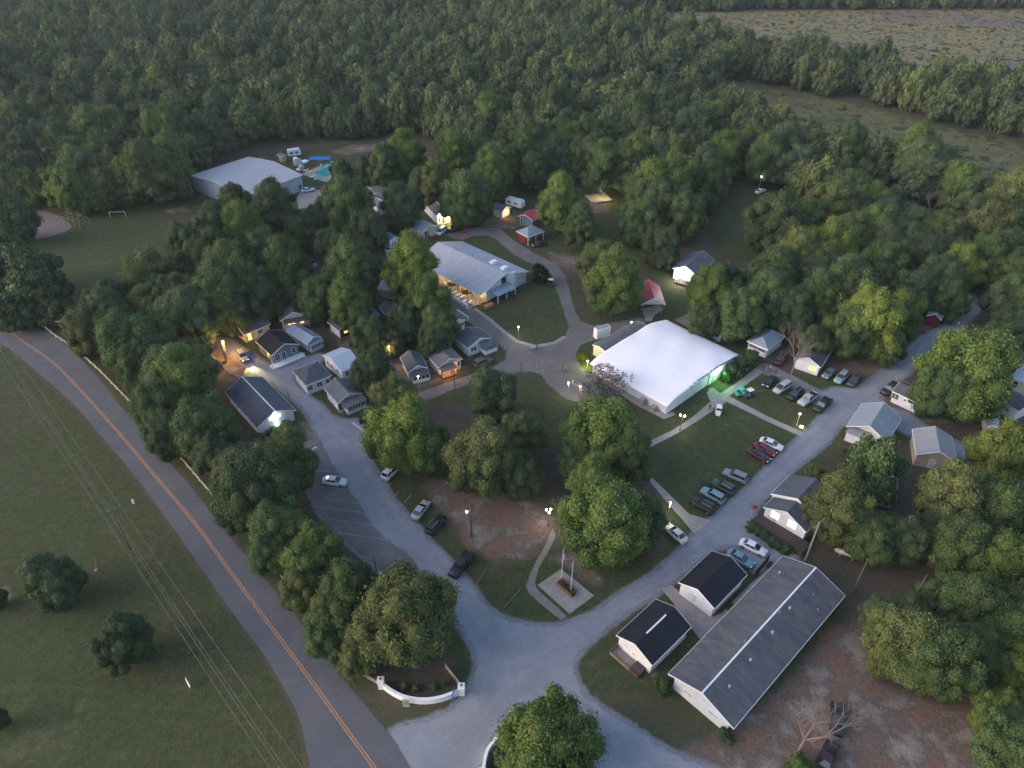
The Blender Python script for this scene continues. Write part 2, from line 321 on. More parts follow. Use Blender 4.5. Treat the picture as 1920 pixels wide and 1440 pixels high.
def build_ground():
    def axis(f0, f1, step, lo, hi):
        a = list(np.arange(f0, f1, step)); s = step; x = f1
        while x < hi: a.append(x); s = min(s * 1.035, 120); x += s
        a.append(hi); s = step; x = f0 - step; pre = []
        while x > lo: pre.append(x); s = min(s * 1.06, 120); x -= s
        pre.append(lo); return np.array(pre[::-1] + a)
    xs = axis(-112, 112, .75, -3500, 3500); ys = axis(42, 240, .75, -600, 5000)
    X, Y = np.meshgrid(xs, ys); nx, ny = len(xs), len(ys)
    def soft(poly, strength, fall):
        pw = wp(poly); d = segdist(X, Y, pw); ins = inpoly(X, Y, pw)
        return strength * np.clip(np.where(ins, .5 + d / fall, .5 - d / fall), 0, 1)
    dirt = np.zeros(X.shape); brown = np.zeros(X.shape); clear = np.zeros(X.shape); grav = np.zeros(X.shape); lush = np.zeros(X.shape)
    for p, s, f in DIRT: dirt = np.maximum(dirt, soft(p, s, f))
    for p, s, f in BROWN: brown = np.maximum(brown, soft(p, s, f))
    clear = np.maximum(soft(CLEAR[0], 1, 10), soft(CLEAR[1], .46, 10))
    for p, wd, s in ((GRAVEL, 1.6, 1.05), (PARK, 1.2, .9), (DRIVE, 1.2, .8), (PLAZA, .9, .7), (WOODROAD, 1.5, .8)):
        pw = wp(p); d = segdist(X, Y, pw); ins = inpoly(X, Y, pw)
        grav = np.maximum(grav, np.where(ins, s, s * np.clip(1 - d / wd, 0, 1) ** 1.3))
    pw = wp([p for p in MAIN_R if p[0] > -100][:-1]); 
    for line in (wp(MAIN_R), wp(MAIN_L)):
        d = segdist(X, Y, line, False); brown = np.maximum(brown, .8 * np.clip(1 - d / 1.4, 0, 1))
    far = np.clip((Y - 235) / 60, 0, 1); brown = np.maximum(brown, far * .9)
    for p in CLEAR: brown = np.where(inpoly(X, Y, wp(p)), 0, brown)
    for p in FIELD[:-1]:
        pw = wp(p); d = segdist(X, Y, pw); brown = np.where(inpoly(X, Y, pw), brown * np.clip(1 - d / 3, 0, 1), brown)
    me = bpy.data.meshes.new('ground')
    v = np.stack([X.ravel(), Y.ravel(), np.zeros(X.size)], 1)
    i = np.arange((ny - 1) * (nx - 1)); r, c = i // (nx - 1), i % (nx - 1); a = r * nx + c
    f = np.stack([a, a + 1, a + nx + 1, a + nx], 1)
    me.vertices.add(len(v)); me.vertices.foreach_set('co', v.ravel())
    me.loops.add(f.size); me.loops.foreach_set('vertex_index', f.ravel())
    me.polygons.add(len(f)); me.polygons.foreach_set('loop_start', np.arange(len(f)) * 4)
    me.update(calc_edges=True)
    for nme, arr in (('dirt', dirt), ('litter', brown), ('clearcut', clear), ('gravel', grav)):
        at = me.attributes.new(nme, 'FLOAT', 'POINT'); at.data.foreach_set('value', arr.ravel().astype(np.float32))
    m = bpy.data.materials.new('ground_cover'); m.use_nodes = True; nt = m.node_tree; b = nt.nodes['Principled BSDF']
    b.inputs['Roughness'].default_value = .95; b.inputs['Specular IOR Level'].default_value = .1
    N = nt.nodes.new; Lk = nt.links.new
    geo = N('ShaderNodeNewGeometry')
    def noise(scale, det=6, rough=.6, vec=None):
        n = N('ShaderNodeTexNoise'); n.inputs['Scale'].default_value = scale; n.inputs['Detail'].default_value = det; n.inputs['Roughness'].default_value = rough
        Lk(vec or geo.outputs['Position'], n.inputs['Vector']); return n.outputs['Fac']
    def ramp(fac, stops):
        r = N('ShaderNodeValToRGB'); e = r.color_ramp.elements
        while len(e) < len(stops): e.new(.5)
        for k, (p, c) in enumerate(stops): e[k].position = p; e[k].color = (*c, 1)
        Lk(fac, r.inputs[0]); return r.outputs[0]
    def mixc(f, a, b_):
        x = N('ShaderNodeMix'); x.data_type = 'RGBA'; Lk(f, x.inputs['Factor']); Lk(a, x.inputs[6]); Lk(b_, x.inputs[7]); return x.outputs[2]
    def weight(attr, nz, amt=.9):
        a = N('ShaderNodeAttribute'); a.attribute_name = attr
        s = N('ShaderNodeMath'); s.operation = 'MULTIPLY_ADD'; s.inputs[1].default_value = amt; Lk(nz, s.inputs[0]); 
        k = N('ShaderNodeMath'); k.operation = 'ADD'; k.inputs[1].default_value = -.5 * amt; Lk(a.outputs['Fac'], k.inputs[0]); Lk(k.outputs[0], s.inputs[2])
        mr = N('ShaderNodeMapRange'); mr.interpolation_type = 'SMOOTHSTEP'; mr.inputs['From Min'].default_value = .22; mr.inputs['From Max'].default_value = .72; Lk(s.outputs[0], mr.inputs['Value'])
        z = N('ShaderNodeMath'); z.operation = 'GREATER_THAN'; z.inputs[1].default_value = .01; Lk(a.outputs['Fac'], z.inputs[0])
        o = N('ShaderNodeMath'); o.operation = 'MULTIPLY'; Lk(mr.outputs[0], o.inputs[0]); Lk(z.outputs[0], o.inputs[1]); return o.outputs[0]
    big = noise(.035, 5); mid = noise(.22, 7, .68); fine = noise(2.6, 5, .7); tiny = noise(9, 3, .7)
    mixn = N('ShaderNodeMath'); mixn.operation = 'MULTIPLY_ADD'; mixn.inputs[1].default_value = .5; Lk(mid, mixn.inputs[0])
    hb = N('ShaderNodeMath'); hb.operation = 'MULTIPLY'; hb.inputs[1].default_value = .5; Lk(big, hb.inputs[0]); Lk(hb.outputs[0], mixn.inputs[2])
    grass = ramp(mixn.outputs[0], [(.32, (.100, .078, .050)), (.43, (.070, .068, .034)), (.53, (.054, .069, .030)), (.62, (.080, .084, .040)), (.7, (.12, .104, .058))])
    gv = ramp(fine, [(.3, (.72, .72, .72)), (.7, (1.3, 1.3, 1.3))])
    def mul(a, b_, f=1.0):
        x = N('ShaderNodeMix'); x.data_type = 'RGBA'; x.blend_type = 'MULTIPLY'; x.inputs['Factor'].default_value = f; Lk(a, x.inputs[6]); Lk(b_, x.inputs[7]); return x.outputs[2]
    grass = mul(mul(grass, gv), ramp(noise(.75, 8, .78), [(.36, (.74, .76, .72)), (.5, (1, 1, 1)), (.64, (1.32, 1.28, 1.2))]))
    litter = mul(ramp(mid, [(.35, (.072, .056, .044)), (.5, (.10, .078, .064)), (.62, (.066, .07, .04)), (.75, (.17, .125, .105))]), gv)
    dirtc = mul(ramp(mid, [(.32, (.15, .085, .062)), (.43, (.185, .115, .09)), (.5, (.13, .10, .08)), (.58, (.20, .165, .145)), (.7, (.28, .245, .22))]), gv)
    clearc = mul(ramp(noise(.09, 8, .75), [(.34, (.085, .092, .045)), (.44, (.18, .145, .075)), (.50, (.26, .20, .10)), (.56, (.09, .095, .05)), (.64, (.24, .15, .095)), (.74, (.09, .098, .05))]), gv)
    gravc = mul(ramp(mid, [(.3, (.15, .15, .165)), (.7, (.24, .24, .255))]), gv)
    c = mixc(weight('litter', mid), grass, litter)
    c = mixc(weight('clearcut', mid, .4), c, clearc)
    c = mixc(weight('dirt', noise(.3, 9, .78), 1.4), c, dirtc)
    c = mixc(weight('gravel', noise(.8, 6, .7), .8), c, gravc)
    Lk(c, b.inputs['Base Color'])
    bp = N('ShaderNodeBump'); bp.inputs['Strength'].default_value = .5; bp.inputs['Distance'].default_value = .12
    ad = N('ShaderNodeMath'); ad.operation = 'ADD'; Lk(fine, ad.inputs[0]); Lk(tiny, ad.inputs[1]); Lk(ad.outputs[0], bp.inputs['Height']); Lk(bp.outputs[0], b.inputs['Normal'])
    me.materials.append(m)
    o = bpy.data.objects.new('ground', me); COL.objects.link(o); tag(o, kind='structure')
build_ground()

def smooth_poly(pts, closed=True, sub=5):
    out = []; n = len(pts)
    rng = range(n) if closed else range(n - 1)
    for i in rng:
        g = (lambda k: Vector(pts[k % n])) if closed else (lambda k: Vector(pts[max(0, min(n - 1, k))]))
        p0, p1, p2, p3 = g(i - 1), g(i), g(i + 1), g(i + 2)
        for j in range(sub):
            t = j / sub
            out.append(.5 * ((2 * p1) + (p2 - p0) * t + (2 * p0 - 5 * p1 + 4 * p2 - p3) * t * t + (3 * p1 - p0 - 3 * p2 + p3) * t ** 3))
    if not closed: out.append(Vector(pts[-1]))
    return out
def sheet(name, pts, z, m, rough=0.0, smooth=True, thick=0.0, kind='structure', parent=None):
    w_ = [Vector(q) for q in wp(pts)]
    if smooth: w_ = smooth_poly(w_)
    if rough:
        w_ = [p + Vector((rnd.uniform(-1, 1), rnd.uniform(-1, 1))) * rough for p in w_]
    tris = tessellate_polygon([[Vector((p[0], p[1], 0)) for p in w_]])
    b = MB(); n = len(w_)
    b.v = [(p[0], p[1], z) for p in w_]; fs = []
    area = sum(w_[i][0] * w_[(i + 1) % n][1] - w_[(i + 1) % n][0] * w_[i][1] for i in range(n))
    for t in tris:
        a_, b_, c_ = [w_[i] for i in t]
        cr = (b_[0] - a_[0]) * (c_[1] - a_[1]) - (b_[1] - a_[1]) * (c_[0] - a_[0])
        fs.append(tuple(t) if cr > 0 else tuple(reversed(t)))
    b.f = fs; b.m = [0] * len(fs)
    if thick:
        b.v += [(p[0], p[1], z - thick) for p in w_]
        for i in range(n):
            j = (i + 1) % n
            b.f.append((i, i + n, j + n, j) if area > 0 else (i, j, j + n, i + n)); b.m.append(0)
    o = b.build(name, m, parent)
    if kind: o['kind'] = kind
    return o
def asphalt(name, c1, c2, c3, streak=.0):
    m = bpy.data.materials.new(name); m.use_nodes = True; nt = m.node_tree; b = nt.nodes['Principled BSDF']
    N = nt.nodes.new; Lk = nt.links.new; b.inputs['Roughness'].default_value = .9; b.inputs['Specular IOR Level'].default_value = .25
    geo = N('ShaderNodeNewGeometry')
    n1 = N('ShaderNodeTexNoise'); n1.inputs['Scale'].default_value = .16; n1.inputs['Detail'].default_value = 8; n1.inputs['Roughness'].default_value = .68; n1.inputs['Distortion'].default_value = .6
    n2 = N('ShaderNodeTexNoise'); n2.inputs['Scale'].default_value = 3.5; n2.inputs['Detail'].default_value = 5; n2.inputs['Roughness'].default_value = .8
    Lk(geo.outputs['Position'], n1.inputs['Vector']); Lk(geo.outputs['Position'], n2.inputs['Vector'])
    r = N('ShaderNodeValToRGB'); e = r.color_ramp.elements; e.new(.5)
    for k, (p, c) in enumerate(((.32, c1), (.5, c2), (.68, c3))): e[k].position = p; e[k].color = (*c, 1)
    Lk(n1.outputs['Fac'], r.inputs[0])
    mr = N('ShaderNodeMapRange'); mr.inputs['To Min'].default_value = .72; mr.inputs['To Max'].default_value = 1.28; mr.inputs['From Min'].default_value = .25; mr.inputs['From Max'].default_value = .75; Lk(n2.outputs['Fac'], mr.inputs['Value'])
    mx = N('ShaderNodeMix'); mx.data_type = 'RGBA'; mx.blend_type = 'MULTIPLY'; mx.inputs['Factor'].default_value = .7
    Lk(r.outputs[0], mx.inputs[6]); Lk(mr.outputs[0], mx.inputs[7]); Lk(mx.outputs[2], b.inputs['Base Color'])
    bp = N('ShaderNodeBump'); bp.inputs['Strength'].default_value = .3; bp.inputs['Distance'].default_value = .03; Lk(n2.outputs['Fac'], bp.inputs['Height']); Lk(bp.outputs[0], b.inputs['Normal'])
    return m
M_road = asphalt('main_asphalt', (.095, .095, .108), (.112, .11, .124), (.135, .128, .138))
M_gravel = asphalt('pale_gravel', (.195, .20, .23), (.238, .244, .278), (.285, .29, .32))
M_plaza = asphalt('worn_asphalt', (.13, .112, .11), (.155, .137, .132), (.185, .165, .155))
M_park = asphalt('parking_asphalt', (.125, .115, .12), (.165, .15, .15), (.235, .20, .19))
M_paint = mat('white_paint', (.30, .295, .30), .7, .2, var=.35, vscale=2.5); M_yel = mat('yellow_paint', (.50, .24, .10), .7, .2, var=.25, vscale=2)
Z = .004
sheet('road', MAIN_R + MAIN_L, 5 * Z, M_road, .05)
sheet('parking_lot', PARK, 1 * Z, M_park, .15)
sheet('gravel_road', GRAVEL, 3 * Z, M_gravel, .22)
sheet('plaza_road', PLAZA, 4 * Z, M_plaza, .1)
sheet('driveway', DRIVE, 2 * Z, M_conc2, .06)
sheet('wooded_road', WOODROAD, 2 * Z, M_gravel, .2)
for k_, pts_ in WALKS.items():
    sheet(k_, pts_, .05, M_conc if k_ not in ('flag_walk', 'rear_slab') else M_conc2, .0, smooth=k_ in ('tent_walk',) and False, thick=.06)
def ribbon(pts, wd, z, off=0.0, name='line', m=None, sub=6, parent=None):
    c = smooth_poly([Vector(q) for q in wp(pts)], False, sub); b = MB(); vs = []
    for i, p in enumerate(c):
        d = (c[min(i + 1, len(c) - 1)] - c[max(0, i - 1)]).normalized(); n = Vector((-d[1], d[0]))
        for s in (off - wd / 2, off + wd / 2): vs.append((p[0] + n[0] * s, p[1] + n[1] * s, z))
    b.add(vs, [(2 * i, 2 * i + 2, 2 * i + 3, 2 * i + 1)[::-1] for i in range(len(c) - 1)])
    o = b.build(name, m, parent); o['kind'] = 'structure'; return o
for s_ in (-.17, .17): ribbon(YEL, .13, 6 * Z, s_, 'yellow_centre_line', M_yel)
LINES = [((558.8, 847), (597, 827)), ((571, 881.5), (623, 885)), ((602.5, 913), (657, 917)), ((607, 933.5), (675, 945)), ((585, 949), (684, 962)), ((621, 974), (711, 987)), ((617, 996), (727, 1013)), ((596, 861), (608, 857)), ((736, 934.6), (748, 922)), ((750, 951), (771, 927)), ((723, 915), (734, 905)), ((770, 976), (784, 962))]
for a_, b_ in LINES: ribbon([a_, b_], .13, 7 * Z, 0, 'parking_line', M_paint, 2)
ribbon([(661, 793), (679.6, 806.5)], .36, 7 * Z, 0, 'stop_line', mat('fresh_white_paint', (.6, .6, .6), .6, .2, var=.1), 2)
ribbon([(585, 842.5), (594, 838.5)], .5, 7 * Z, 0, 'painted_arrow', MATS['fresh_white_paint'], 2)
ribbon([(1246, 1070), (1251, 1064), (1262, 1062)], .1, 8 * Z, 0, 'parking_line', M_paint, 2)

def track_mat():
    m = bpy.data.materials.new('packed_tyre_track'); m.use_nodes = True; nt = m.node_tree; b = nt.nodes['Principled BSDF']; N = nt.nodes.new; Lk = nt.links.new
    b.inputs['Base Color'].default_value = (.38, .385, .42, 1); b.inputs['Roughness'].default_value = .95; b.inputs['Specular IOR Level'].default_value = .1
    at = N('ShaderNodeAttribute'); at.attribute_name = 'mid'; geo = N('ShaderNodeNewGeometry'); n = N('ShaderNodeTexNoise'); n.inputs['Scale'].default_value = .35; n.inputs['Detail'].default_value = 7; n.inputs['Roughness'].default_value = .7; Lk(geo.outputs['Position'], n.inputs['Vector'])
    mr = N('ShaderNodeMapRange'); mr.inputs['From Min'].default_value = .38; mr.inputs['From Max'].default_value = .66; mr.inputs['To Max'].default_value = .55; Lk(n.outputs['Fac'], mr.inputs['Value'])
    mu = N('ShaderNodeMath'); mu.operation = 'MULTIPLY'; Lk(at.outputs['Fac'], mu.inputs[0]); Lk(mr.outputs[0], mu.inputs[1]); Lk(mu.outputs[0], b.inputs['Alpha']); return m
M_track = track_mat(); TZ = [.0135]
def track(pts, wd, off):
    TZ[0] += .0011
    c = smooth_poly([Vector(q) for q in wp(pts)], False, 6); b = MB(); vs = []; w_ = []
    for i, p in enumerate(c):
        d = (c[min(i + 1, len(c) - 1)] - c[max(0, i - 1)]).normalized(); n = Vector((-d[1], d[0])); e = 0.0 if i in (0, len(c) - 1) else 1.0
        for s, v in ((-.5, 0), (0, e), (.5, 0)): vs.append((p[0] + n[0] * (off + s * wd), p[1] + n[1] * (off + s * wd), TZ[0])); w_.append(v)
    fs = []
    for i in range(len(c) - 1):
        for j in (0, 1): fs.append((3 * i + j + 1, 3 * (i + 1) + j + 1, 3 * (i + 1) + j, 3 * i + j)[::-1] if False else (3 * i + j, 3 * (i + 1) + j, 3 * (i + 1) + j + 1, 3 * i + j + 1)[::-1])
    b.add(vs, fs); o = b.build('wheel_track', M_track); o['kind'] = 'structure'; a = o.data.attributes.new('mid', 'FLOAT', 'POINT'); a.data.foreach_set('value', w_)
LANES = [[(432, 655), (500, 706), (560, 750), (640, 822), (700, 900), (765, 992), (835, 1085), (905, 1172), (950, 1240), (945, 1300), (890, 1370), (820, 1440)],
         [(950, 1250), (1070, 1195), (1180, 1122), (1290, 1032), (1400, 938), (1500, 852), (1580, 775), (1650, 715), (1745, 638)],
         [(900, 1400), (960, 1310), (1040, 1300), (1110, 1350), (1180, 1410), (1270, 1462)]]
for ln in LANES:
    for of in (-1.2, .9): track(ln, 1.6, of)
# ------------------------------------------------------------------ houses
WFRAME = {}
def window(parent, side, s, z, wd, ht, state, W, L, o):
    b = MB(); g = MB()
    def sb(mb, s0, s1, z0, z1, d0, d1):
        if side == 'f': mb.box(s0, s1, o[2] - d1, o[2] - d0, z0, z1)
        elif side == 'b': mb.box(s0, s1, L - o[3] + d0, L - o[3] + d1, z0, z1)
        elif side == 'l': mb.box(o[0] - d1, o[0] - d0, s0, s1, z0, z1)
        else: mb.box(W - o[1] + d0, W - o[1] + d1, s0, s1, z0, z1)
    t = .09
    for q in ((s - wd / 2 - t, s + wd / 2 + t, z - ht / 2 - t, z - ht / 2), (s - wd / 2 - t, s + wd / 2 + t, z + ht / 2, z + ht / 2 + t), (s - wd / 2 - t, s - wd / 2, z - ht / 2, z + ht / 2), (s + wd / 2, s + wd / 2 + t, z - ht / 2, z + ht / 2)):
        sb(b, *q, .0, .06)
    if wd > 1.0: sb(b, s - .03, s + .03, z - ht / 2, z + ht / 2, .02, .055)
    if state != 'D': sb(b, s - wd / 2, s + wd / 2, z - .025, z + .025, .02, .05)
    sb(g, s - wd / 2, s + wd / 2, z - ht / 2, z + ht / 2, -.02, .02)
    if state == 'D':
        f = b.build('door', [M_trim], parent); p = g.build('door_leaf', M_door, f)
    else:
        f = b.build('window', [M_trim], parent); p = g.build('pane', {'d': M_glass, 'w': E_warm, 'W': E_white, 's': M_screen, 'm': M_lgrey}[state], f)
    return f
def house(name, A, B, C, label, cat='house', zh=2.7, rise=1.4, wall=None, roof=None, ridge='y', hip=0.0, over=(.35, .35, .35, .35), feats=(), cap=False, base=0.0, fasc=True, group=None, chim=None, vents=()):
    a, b, c = P(*A, zh), P(*B, zh), P(*C, zh)
    u = (b - a).xy; v = Vector((-u[1], u[0])).normalized()
    if (c - a).xy.dot(v) < 0:
        a, b = b, a; u = (b - a).xy; v = Vector((-u[1], u[0])).normalized()
    W = u.length; L = max(abs((c - a).xy.dot(v)), abs((c - b).xy.dot(v)))
    rz = math.atan2(u[1], u[0])
    t = thing(name, (a.x, a.y, 0), rz, label, cat, group)
    o = over; wall = wall or M_white; roof = roof or M_shing
    X0, X1, Y0, Y1 = o[0], W - o[1], o[2], L - o[3]
    th = .14
    rb = MB()
    span, run = (W, L) if ridge == 'y' else (L, W)
    f = (lambda s, r, z: (s, r, z)) if ridge == 'y' else (lambda s, r, z: (r, s, z))
    top = [f(0, 0, zh), f(span, 0, zh), f(span, run, zh), f(0, run, zh), f(span / 2, hip, zh + rise), f(span / 2, run - hip, zh + rise)]
    bot = [(p[0], p[1], p[2] - th) for p in top]
    fcs = [(0, 4, 5, 3), (1, 2, 5, 4), (0, 1, 4), (2, 3, 5)]
    if hip < .01:
        fcs = [(0, 4, 5, 3), (1, 2, 5, 4)]
    fl = [tuple(i + 6 for i in reversed(q)) for q in fcs]
    edges = [(0, 1), (1, 2), (2, 3), (3, 0)] if hip > .01 else [(0, 4), (4, 1), (1, 2), (2, 5), (5, 3), (3, 0)]
    sidef = [(i, i + 6, j + 6, j) for i, j in edges]
    rb.add(top + bot, fcs + fl + sidef)
    ro = rb.build('roof', roof, t)
    me = ro.data
    # wall shell
    wb = MB(); zt = lambda s: zh - th - .01 + rise * (min(s, span - s) / (span / 2))
    if hip > .01:
        wb.box(X0, X1, Y0, Y1, 0, zh - th + .02)
    else:
        s0, s1 = (X0, X1) if ridge == 'y' else (Y0, Y1)
        poly = [(s0, 0), (s1, 0), (s1, zt(s1)), (span / 2, zt(span / 2)), (s0, zt(s0))]
        if ridge == 'y': wb.prism(poly, 'y', Y0, Y1)
        else: wb.prism(poly, 'x', X0, X1)
    wb.build('wall', wall, t)
    if fasc:
        fb = MB(); q = .05
        if hip < .01:
            for r0 in (-q, run):
                for s0, z0, s1, z1 in ((0, zh, span / 2, zh + rise), (span / 2, zh + rise, span, zh)):
                    pl = [(s0, z0 - .2), (s1, z1 - .2), (s1, z1 + .02), (s0, z0 + .02)]
                    fb.prism(pl, 'y' if ridge == 'y' else 'x', r0 if r0 < 0 else run, (0 if r0 < 0 else run + q))
        else:
            fb.box(0, W, -q, 0, zh - .2, zh + .01); fb.box(0, W, L, L + q, zh - .2, zh + .01)
        if ridge == 'y' or hip > .01: fb.box(-q, 0, 0, L, zh - .2, zh - .01); fb.box(W, W + q, 0, L, zh - .2, zh - .01)
        else: fb.box(0, W, -q, 0, zh - .2, zh - .01); fb.box(0, W, L, L + q, zh - .2, zh - .01)
        fb.build('fascia', M_trim, t)
    if cap:
        cb = MB(); r0, r1 = (cap if isinstance(cap, tuple) else (0.0, 1.0)); 
        cb.prism([(span / 2 - .13, zh + rise - .02), (span / 2 + .13, zh + rise - .02), (span / 2, zh + rise + .09)], 'y' if ridge == 'y' else 'x', run * r0 + .02, run * r1 - .02)
        cb.build('ridge_cap', M_trim, t)
    for ft in feats:
        side, sf, z, wd, ht, st = ft
        ln = (W if side in 'fb' else L); window(t, side, sf * ln, z, wd, ht, st, W, L, o)
    for sx, ry, kind in vents:
        s_, r_ = sx * span, ry * run; z = zh + rise * (min(s_, span - s_) / (span / 2)); p = f(s_, r_, z)
        vb = MB()
        if kind == 'v': vb.cyl((p[0], p[1], z - .1), (p[0], p[1], z + .35), .14, .14, 8); vb.ball((p[0], p[1], z + .42), .24, 8)
        elif kind == 'p': vb.cyl((p[0], p[1], z - .1), (p[0], p[1], z + .45), .07, .07, 6)
        else: vb.box(p[0] - .9, p[0] + .9, p[1] - .6, p[1] + .6, z - .1, z + .8)
        vb.build('roof_vent' if kind != 'b' else 'rooftop_unit', M_steel if kind != 'b' else M_trim, t)
    return t, W, L
def shed_porch(t, side, s0, s1, dep, z0, z1, W, L, o, roof, screens=0, wallh=.9, wall=None, posts=True, deck=True, scr=True):
    """lower porch with a single-slope roof, low wall, posts and screens"""
    def T(s, d, z):
        return {'f': (s, o[2] - d, z), 'b': (W - s, L - o[3] + d, z), 'l': (o[0] - d, L - s, z), 'r': (W - o[1] + d, s, z)}[side]
    def bx(mb, sa, sb_, da, db, za, zb):
        p, q = T(sa, da, za), T(sb_, db, zb); mb.box(p[0], q[0], p[1], q[1], za, zb)
    rb = MB(); e = .2
    tp = [T(s0 - e, 0, z0), T(s1 + e, 0, z0), T(s1 + e, dep + e, z1), T(s0 - e, dep + e, z1)]
    rb.add(tp + [(p[0], p[1], p[2] - .1) for p in tp], [(0, 1, 2, 3), (7, 6, 5, 4), (0, 4, 5, 1), (1, 5, 6, 2), (2, 6, 7, 3), (3, 7, 4, 0)])
    rb.build('porch_roof', roof, t)
    if deck:
        d = MB(); bx(d, s0, s1, 0, dep + .05, 0, .35); d.build('porch_floor', M_conc2 if wallh else M_dwood, t)
    wm = wall or M_white
    if wallh:
        wb = MB(); bx(wb, s0, s1, dep - .1, dep, .35, .35 + wallh); bx(wb, s0, s0 + .1, 0, dep - .1, .35, .35 + wallh); bx(wb, s1 - .1, s1, 0, dep - .1, .35, .35 + wallh)
        wb.build('porch_wall', wm, t)
    n = max(screens, 2)
    for i in range(n + 1):
        s = s0 + .06 + (s1 - s0 - .12) * i / n; pb = MB(); bx(pb, s - .06, s + .06, dep - .12, dep + .02, .35 + wallh, z1 - .08); pb.build('porch_post', M_trim, t)
    if screens:
        for i in range(n):
            a_ = s0 + .12 + (s1 - s0 - .24) * i / n + .06; b_ = s0 + .12 + (s1 - s0 - .24) * (i + 1) / n - .06
            q = MB(); bx(q, a_, b_, dep - .07, dep - .05, .36 + wallh, z1 - .12); q.build('screen', M_screen, t)
def F(*a): return a
OV = (.35, .35, .35, .35)

t, W_, L_ = house('cottage', (509, 666.7), (561.7, 645), (474, 641.7), 'dark grey cottage with black roof, white deck edge and corner porch beside the lit lane', zh=2.9, rise=1.7, wall=M_grey, roof=M_black,
   feats=[F('f', .78, 1.7, .9, 1.3, 'd'), F('f', .42, 1.35, 1.0, 2.1, 'D'), F('f', .2, 1.6, 1.2, 1.5, 's'), F('l', .35, 1.6, .9, 1.1, 'w')])
b = MB(); b.box(-.9, W_ + .2, -1.6, .35, 0, .35); b.build('deck', M_trim, t)
for x in (-.8, W_ * .42, W_): b = MB(); b.box(x - .07, x + .07, -1.55, -1.41, .35, 2.8 if x < 1 else 1.2); b.build('deck_post', M_trim, t)
t, W_, L_ = house('cottage', (575.8, 645), (602.5, 631.7), (540.8, 618.3), 'blue-grey roofed cottage with row of screened porch windows, right of the black-roofed cottage', zh=2.6, rise=1.1, wall=M_lgrey, roof=M_metal2)
shed_porch(t, 'f', .3, W_ - .3, 1.2, 2.5, 2.2, W_, L_, OV, M_metal2, 5, .8, M_lgrey)
t, W_, L_ = house('cottage', (525, 602), (580, 592), (503, 580), 'pale cottage with lit yellow door and windows under its porch roof, behind the blue-grey one', zh=2.9, rise=1.9, wall=M_lgrey, roof=M_dark,
   feats=[F('f', .42, 1.3, .9, 1.9, 'w'), F('f', .28, 1.6, .7, .8, 'w'), F('f', .72, 1.6, .9, 1.1, 'w')])
shed_porch(t, 'f', 1.0, W_ - .4, 1.4, 2.95, 2.5, W_, L_, OV, M_dark, 0, 0, posts=True)
house('cottage', (457, 628), (507, 607), (444, 612), 'tan cottage half hidden by trees at the head of the lit lane', zh=2.6, rise=1.4, wall=M_cream, roof=M_dark, ridge='x', feats=[F('f', .6, 1.5, 1.2, 1.0, 'd'), F('f', .2, 1.3, .9, 1.9, 'w')])
t, W_, L_ = house('cottage', (635, 620), (657, 611), (612.5, 604), 'small maroon-fronted cottage with one yellow lit window and white side wall', zh=2.6, rise=1.1, wall=M_white, roof=M_dark)
b = MB(); b.box(.36, W_ - .36, .30, .345, 0, 2.45); b.build('front_panel', M_maroon, t); window(t, 'f', W_ * .6, 1.6, .9, 1.1, 'w', W_, L_, (.35, .35, .28, .35))
b = MB(); b.box(0, W_, -1.6, .3, 0, .3); b.build('deck', M_dwood, t)
house('cottage', (640, 697), (676, 681), (602.5, 667), 'white house with pale blue metal roof, between hip-roofed house and maple', 'house', zh=3.0, rise=1.6, wall=M_white, roof=roofmat('blue_metal_cross', (.38, .45, .55), True, axis=0, var=.1), ridge='x',
   feats=[F('l', .3, 1.6, .7, 1.1, 'd'), F('l', .6, 1.6, .7, 1.0, 'd'), F('l', .8, 1.6, .7, 1.0, 'd'), F('f', .3, 1.6, .8, 1.1, 'd')])
house('cottage', (573, 723), (621.7, 704), (541, 697.5), 'white hip-roofed house at the bend of the gravel lane', 'house', zh=2.9, rise=1.8, wall=M_white, roof=M_dark, ridge='x', hip=2.6,
   feats=[F('f', .16, 1.6, 1.2, 1.0, 'd'), F('f', .52, 1.6, 1.2, 1.0, 'd'), F('f', .85, 1.6, .9, 1.0, 'd'), F('l', .35, 1.6, .9, 1.0, 'm'), F('l', .62, 1.6, .6, .8, 'd'), F('l', .16, 1.2, .9, 2.0, 'm')], vents=[(.3, .5, 'p')])
t, W_, L_ = house('cottage', (633, 757), (680, 738), (598, 731), 'grey-roofed white house with seven-screen porch at the parking lot corner', 'house', zh=2.8, rise=1.5, wall=M_white, roof=M_shing,
   feats=[F('l', .25, 1.7, .9, .7, 'd'), F('l', .5, 1.7, .9, .7, 'd'), F('l', .8, 1.7, .7, .9, 'd'), F('f', .1, 1.35, .9, 2.0, 'D')])
shed_porch(t, 'f', W_ * .22, W_ - .3, 2.2, 3.0, 2.35, W_, L_, OV, M_shing, 7, .8)
